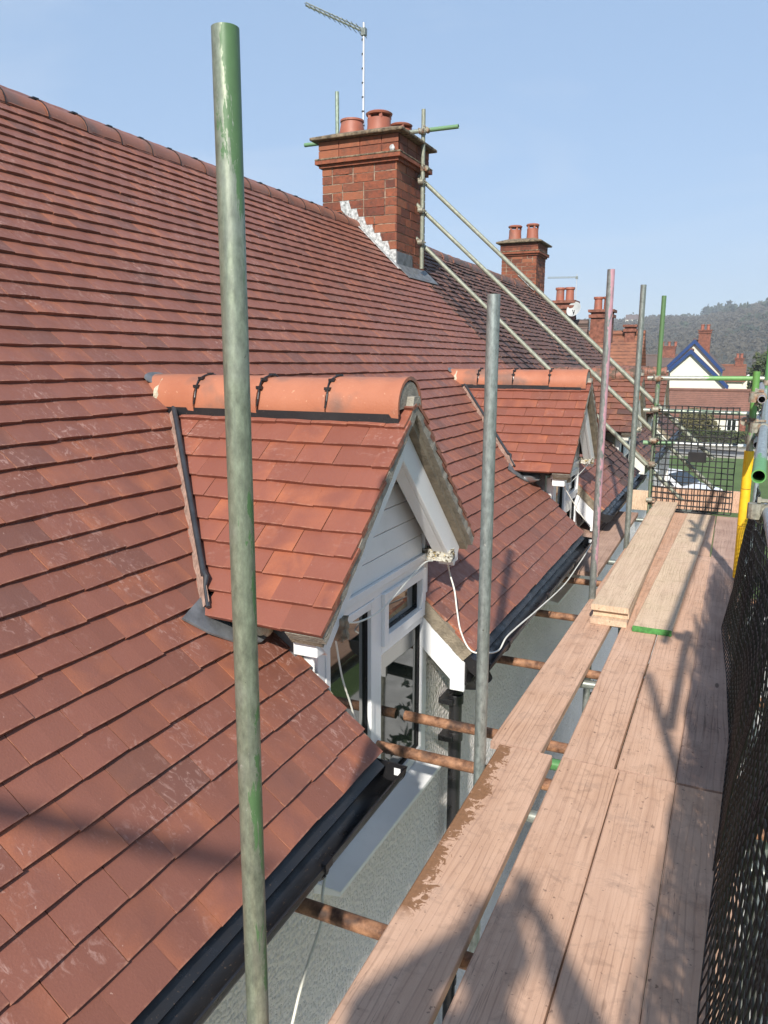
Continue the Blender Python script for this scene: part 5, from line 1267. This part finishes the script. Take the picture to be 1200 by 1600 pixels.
# ------------------------------------------------------------------ photographer (stands behind the lens; casts the shadow on the boards)
def person():
    root = empty('person', (-0.03, -0.36, -1.62)); tag(root, "person in dark work clothes standing on the boards, holding a phone up at eye level", "person")
    J = {'pel': (0, 0, 0.93), 'wa': (0, -0.01, 1.08), 'ch': (0, 0, 1.27), 'ne': (0, 0.01, 1.42), 'n2': (0, 0.03, 1.47), 'he': (0, 0.05, 1.545), 'ht': (0, 0.045, 1.62),
         'ls': (-0.17, 0, 1.36), 'le': (-0.34, 0.12, 1.24), 'lw': (-0.10, 0.28, 1.44), 'lh': (-0.06, 0.32, 1.505),
         'rs': (0.17, 0, 1.36), 're': (0.32, 0.12, 1.24), 'rw': (0.12, 0.28, 1.44), 'rh': (0.08, 0.32, 1.505),
         'lp': (-0.09, 0, 0.88), 'lk': (-0.11, 0.02, 0.49), 'la': (-0.12, -0.03, 0.09), 'lt': (-0.13, 0.13, 0.045),
         'rp': (0.09, 0, 0.88), 'rk': (0.10, 0.03, 0.49), 'ra': (0.11, -0.02, 0.09), 'rt': (0.12, 0.14, 0.045)}
    RAD = {'pel': 0.14, 'wa': 0.13, 'ch': 0.15, 'ne': 0.065, 'n2': 0.055, 'he': 0.10, 'ht': 0.085, 'ls': 0.085, 'le': 0.085, 'lw': 0.05, 'lh': 0.04, 'rs': 0.085, 're': 0.085, 'rw': 0.05, 'rh': 0.04,
           'lp': 0.095, 'lk': 0.06, 'la': 0.042, 'lt': 0.04, 'rp': 0.095, 'rk': 0.06, 'ra': 0.042, 'rt': 0.04}
    E_ = [('pel', 'wa'), ('wa', 'ch'), ('ch', 'ne'), ('ne', 'n2'), ('n2', 'he'), ('he', 'ht'), ('ch', 'ls'), ('ls', 'le'), ('le', 'lw'), ('lw', 'lh'), ('ch', 'rs'), ('rs', 're'), ('re', 'rw'), ('rw', 'rh'),
          ('pel', 'lp'), ('lp', 'lk'), ('lk', 'la'), ('la', 'lt'), ('pel', 'rp'), ('rp', 'rk'), ('rk', 'ra'), ('ra', 'rt')]
    for s, h in ((-1, 'l'), (1, 'r')):       # fingers and thumb
        hb = Vector(J[h + 'h'])
        for k in range(4):
            a = hb + Vector((s * -0.005, 0.012, 0.028 - 0.018 * k)); ln = (0.026, 0.03, 0.028, 0.022)[k]
            J[f'{h}f{k}a'] = tuple(a); J[f'{h}f{k}b'] = tuple(a + Vector((-s * ln, 0.018, 0.004))); J[f'{h}f{k}c'] = tuple(a + Vector((-s * ln * 1.7, 0.004, 0.004)))
            for q in 'abc': RAD[f'{h}f{k}{q}'] = 0.009
            E_ += [(h + 'h', f'{h}f{k}a'), (f'{h}f{k}a', f'{h}f{k}b'), (f'{h}f{k}b', f'{h}f{k}c')]
        J[h + 't1'] = tuple(hb + Vector((0, -0.02, -0.03))); J[h + 't2'] = tuple(hb + Vector((-s * 0.025, -0.022, 0.0))); RAD[h + 't1'] = RAD[h + 't2'] = 0.010
        E_ += [(h + 'h', h + 't1'), (h + 't1', h + 't2')]
    names = list(J); me = bpy.data.meshes.new('body'); me.from_pydata([J[n] for n in names], [(names.index(a), names.index(b)) for a, b in E_], []); me.update()
    o = bpy.data.objects.new('body', me); link(o, root); sk = o.modifiers.new('skin', 'SKIN'); sb = o.modifiers.new('sub', 'SUBSURF'); sb.levels = 1; sb.render_levels = 1
    for n, v in zip(names, me.skin_vertices[0].data): v.radius = (RAD[n], RAD[n]); v.use_root = (n == 'pel')
    me.materials.append(plain("dark_workwear", (0.04, 0.045, 0.06), 0.9)); sk.use_smooth_shade = True
    lump('head', plain("skin", (0.45, 0.27, 0.19), 0.6, 0, 0.03), root, (0, 0.04, 1.565), (0.078, 0.098, 0.115), 0)
    lump('hair', plain("dark_hair", (0.03, 0.02, 0.015), 0.8), root, (0, 0.015, 1.615), (0.105, 0.12, 0.115), 5)
    for s in (-1, 1): lump('ear', plain("ear_skin", (0.45, 0.27, 0.19), 0.6, 0, 0.03), root, (s * 0.08, 0.035, 1.56), (0.012, 0.022, 0.032), 2)
    lump('nose', plain("nose_skin", (0.45, 0.27, 0.19), 0.6, 0, 0.03), root, (0, 0.142, 1.55), (0.014, 0.02, 0.026), 2)
    return root
person()
ph = MB(); ph.box(-0.055, 0.02, -0.030, -0.022, -0.12, 0.015); tag(ph.build('phone', BLACK, None, bevel=0.003), "phone held up in both hands by the person", "phone")

# ------------------------------------------------------------------ haze
mb = MB(); mb.box(-900, 700, -60, 1400, -6.6, 130)
hz = mb.build('haze', None, None); hz.data.materials.clear(); hm = bpy.data.materials.new("haze"); hm.use_nodes = True; hn = hm.node_tree.nodes; hn.clear()
ho = hn.new('ShaderNodeOutputMaterial'); hp = hn.new('ShaderNodeVolumePrincipled'); hp.inputs['Density'].default_value = 0.0006; hp.inputs['Color'].default_value = (0.90, 0.94, 1.0, 1)
hm.node_tree.links.new(hp.outputs[0], ho.inputs['Volume']); hz.data.materials.append(hm); tag(hz, "pale air haze over the whole view", "haze", kind='stuff')
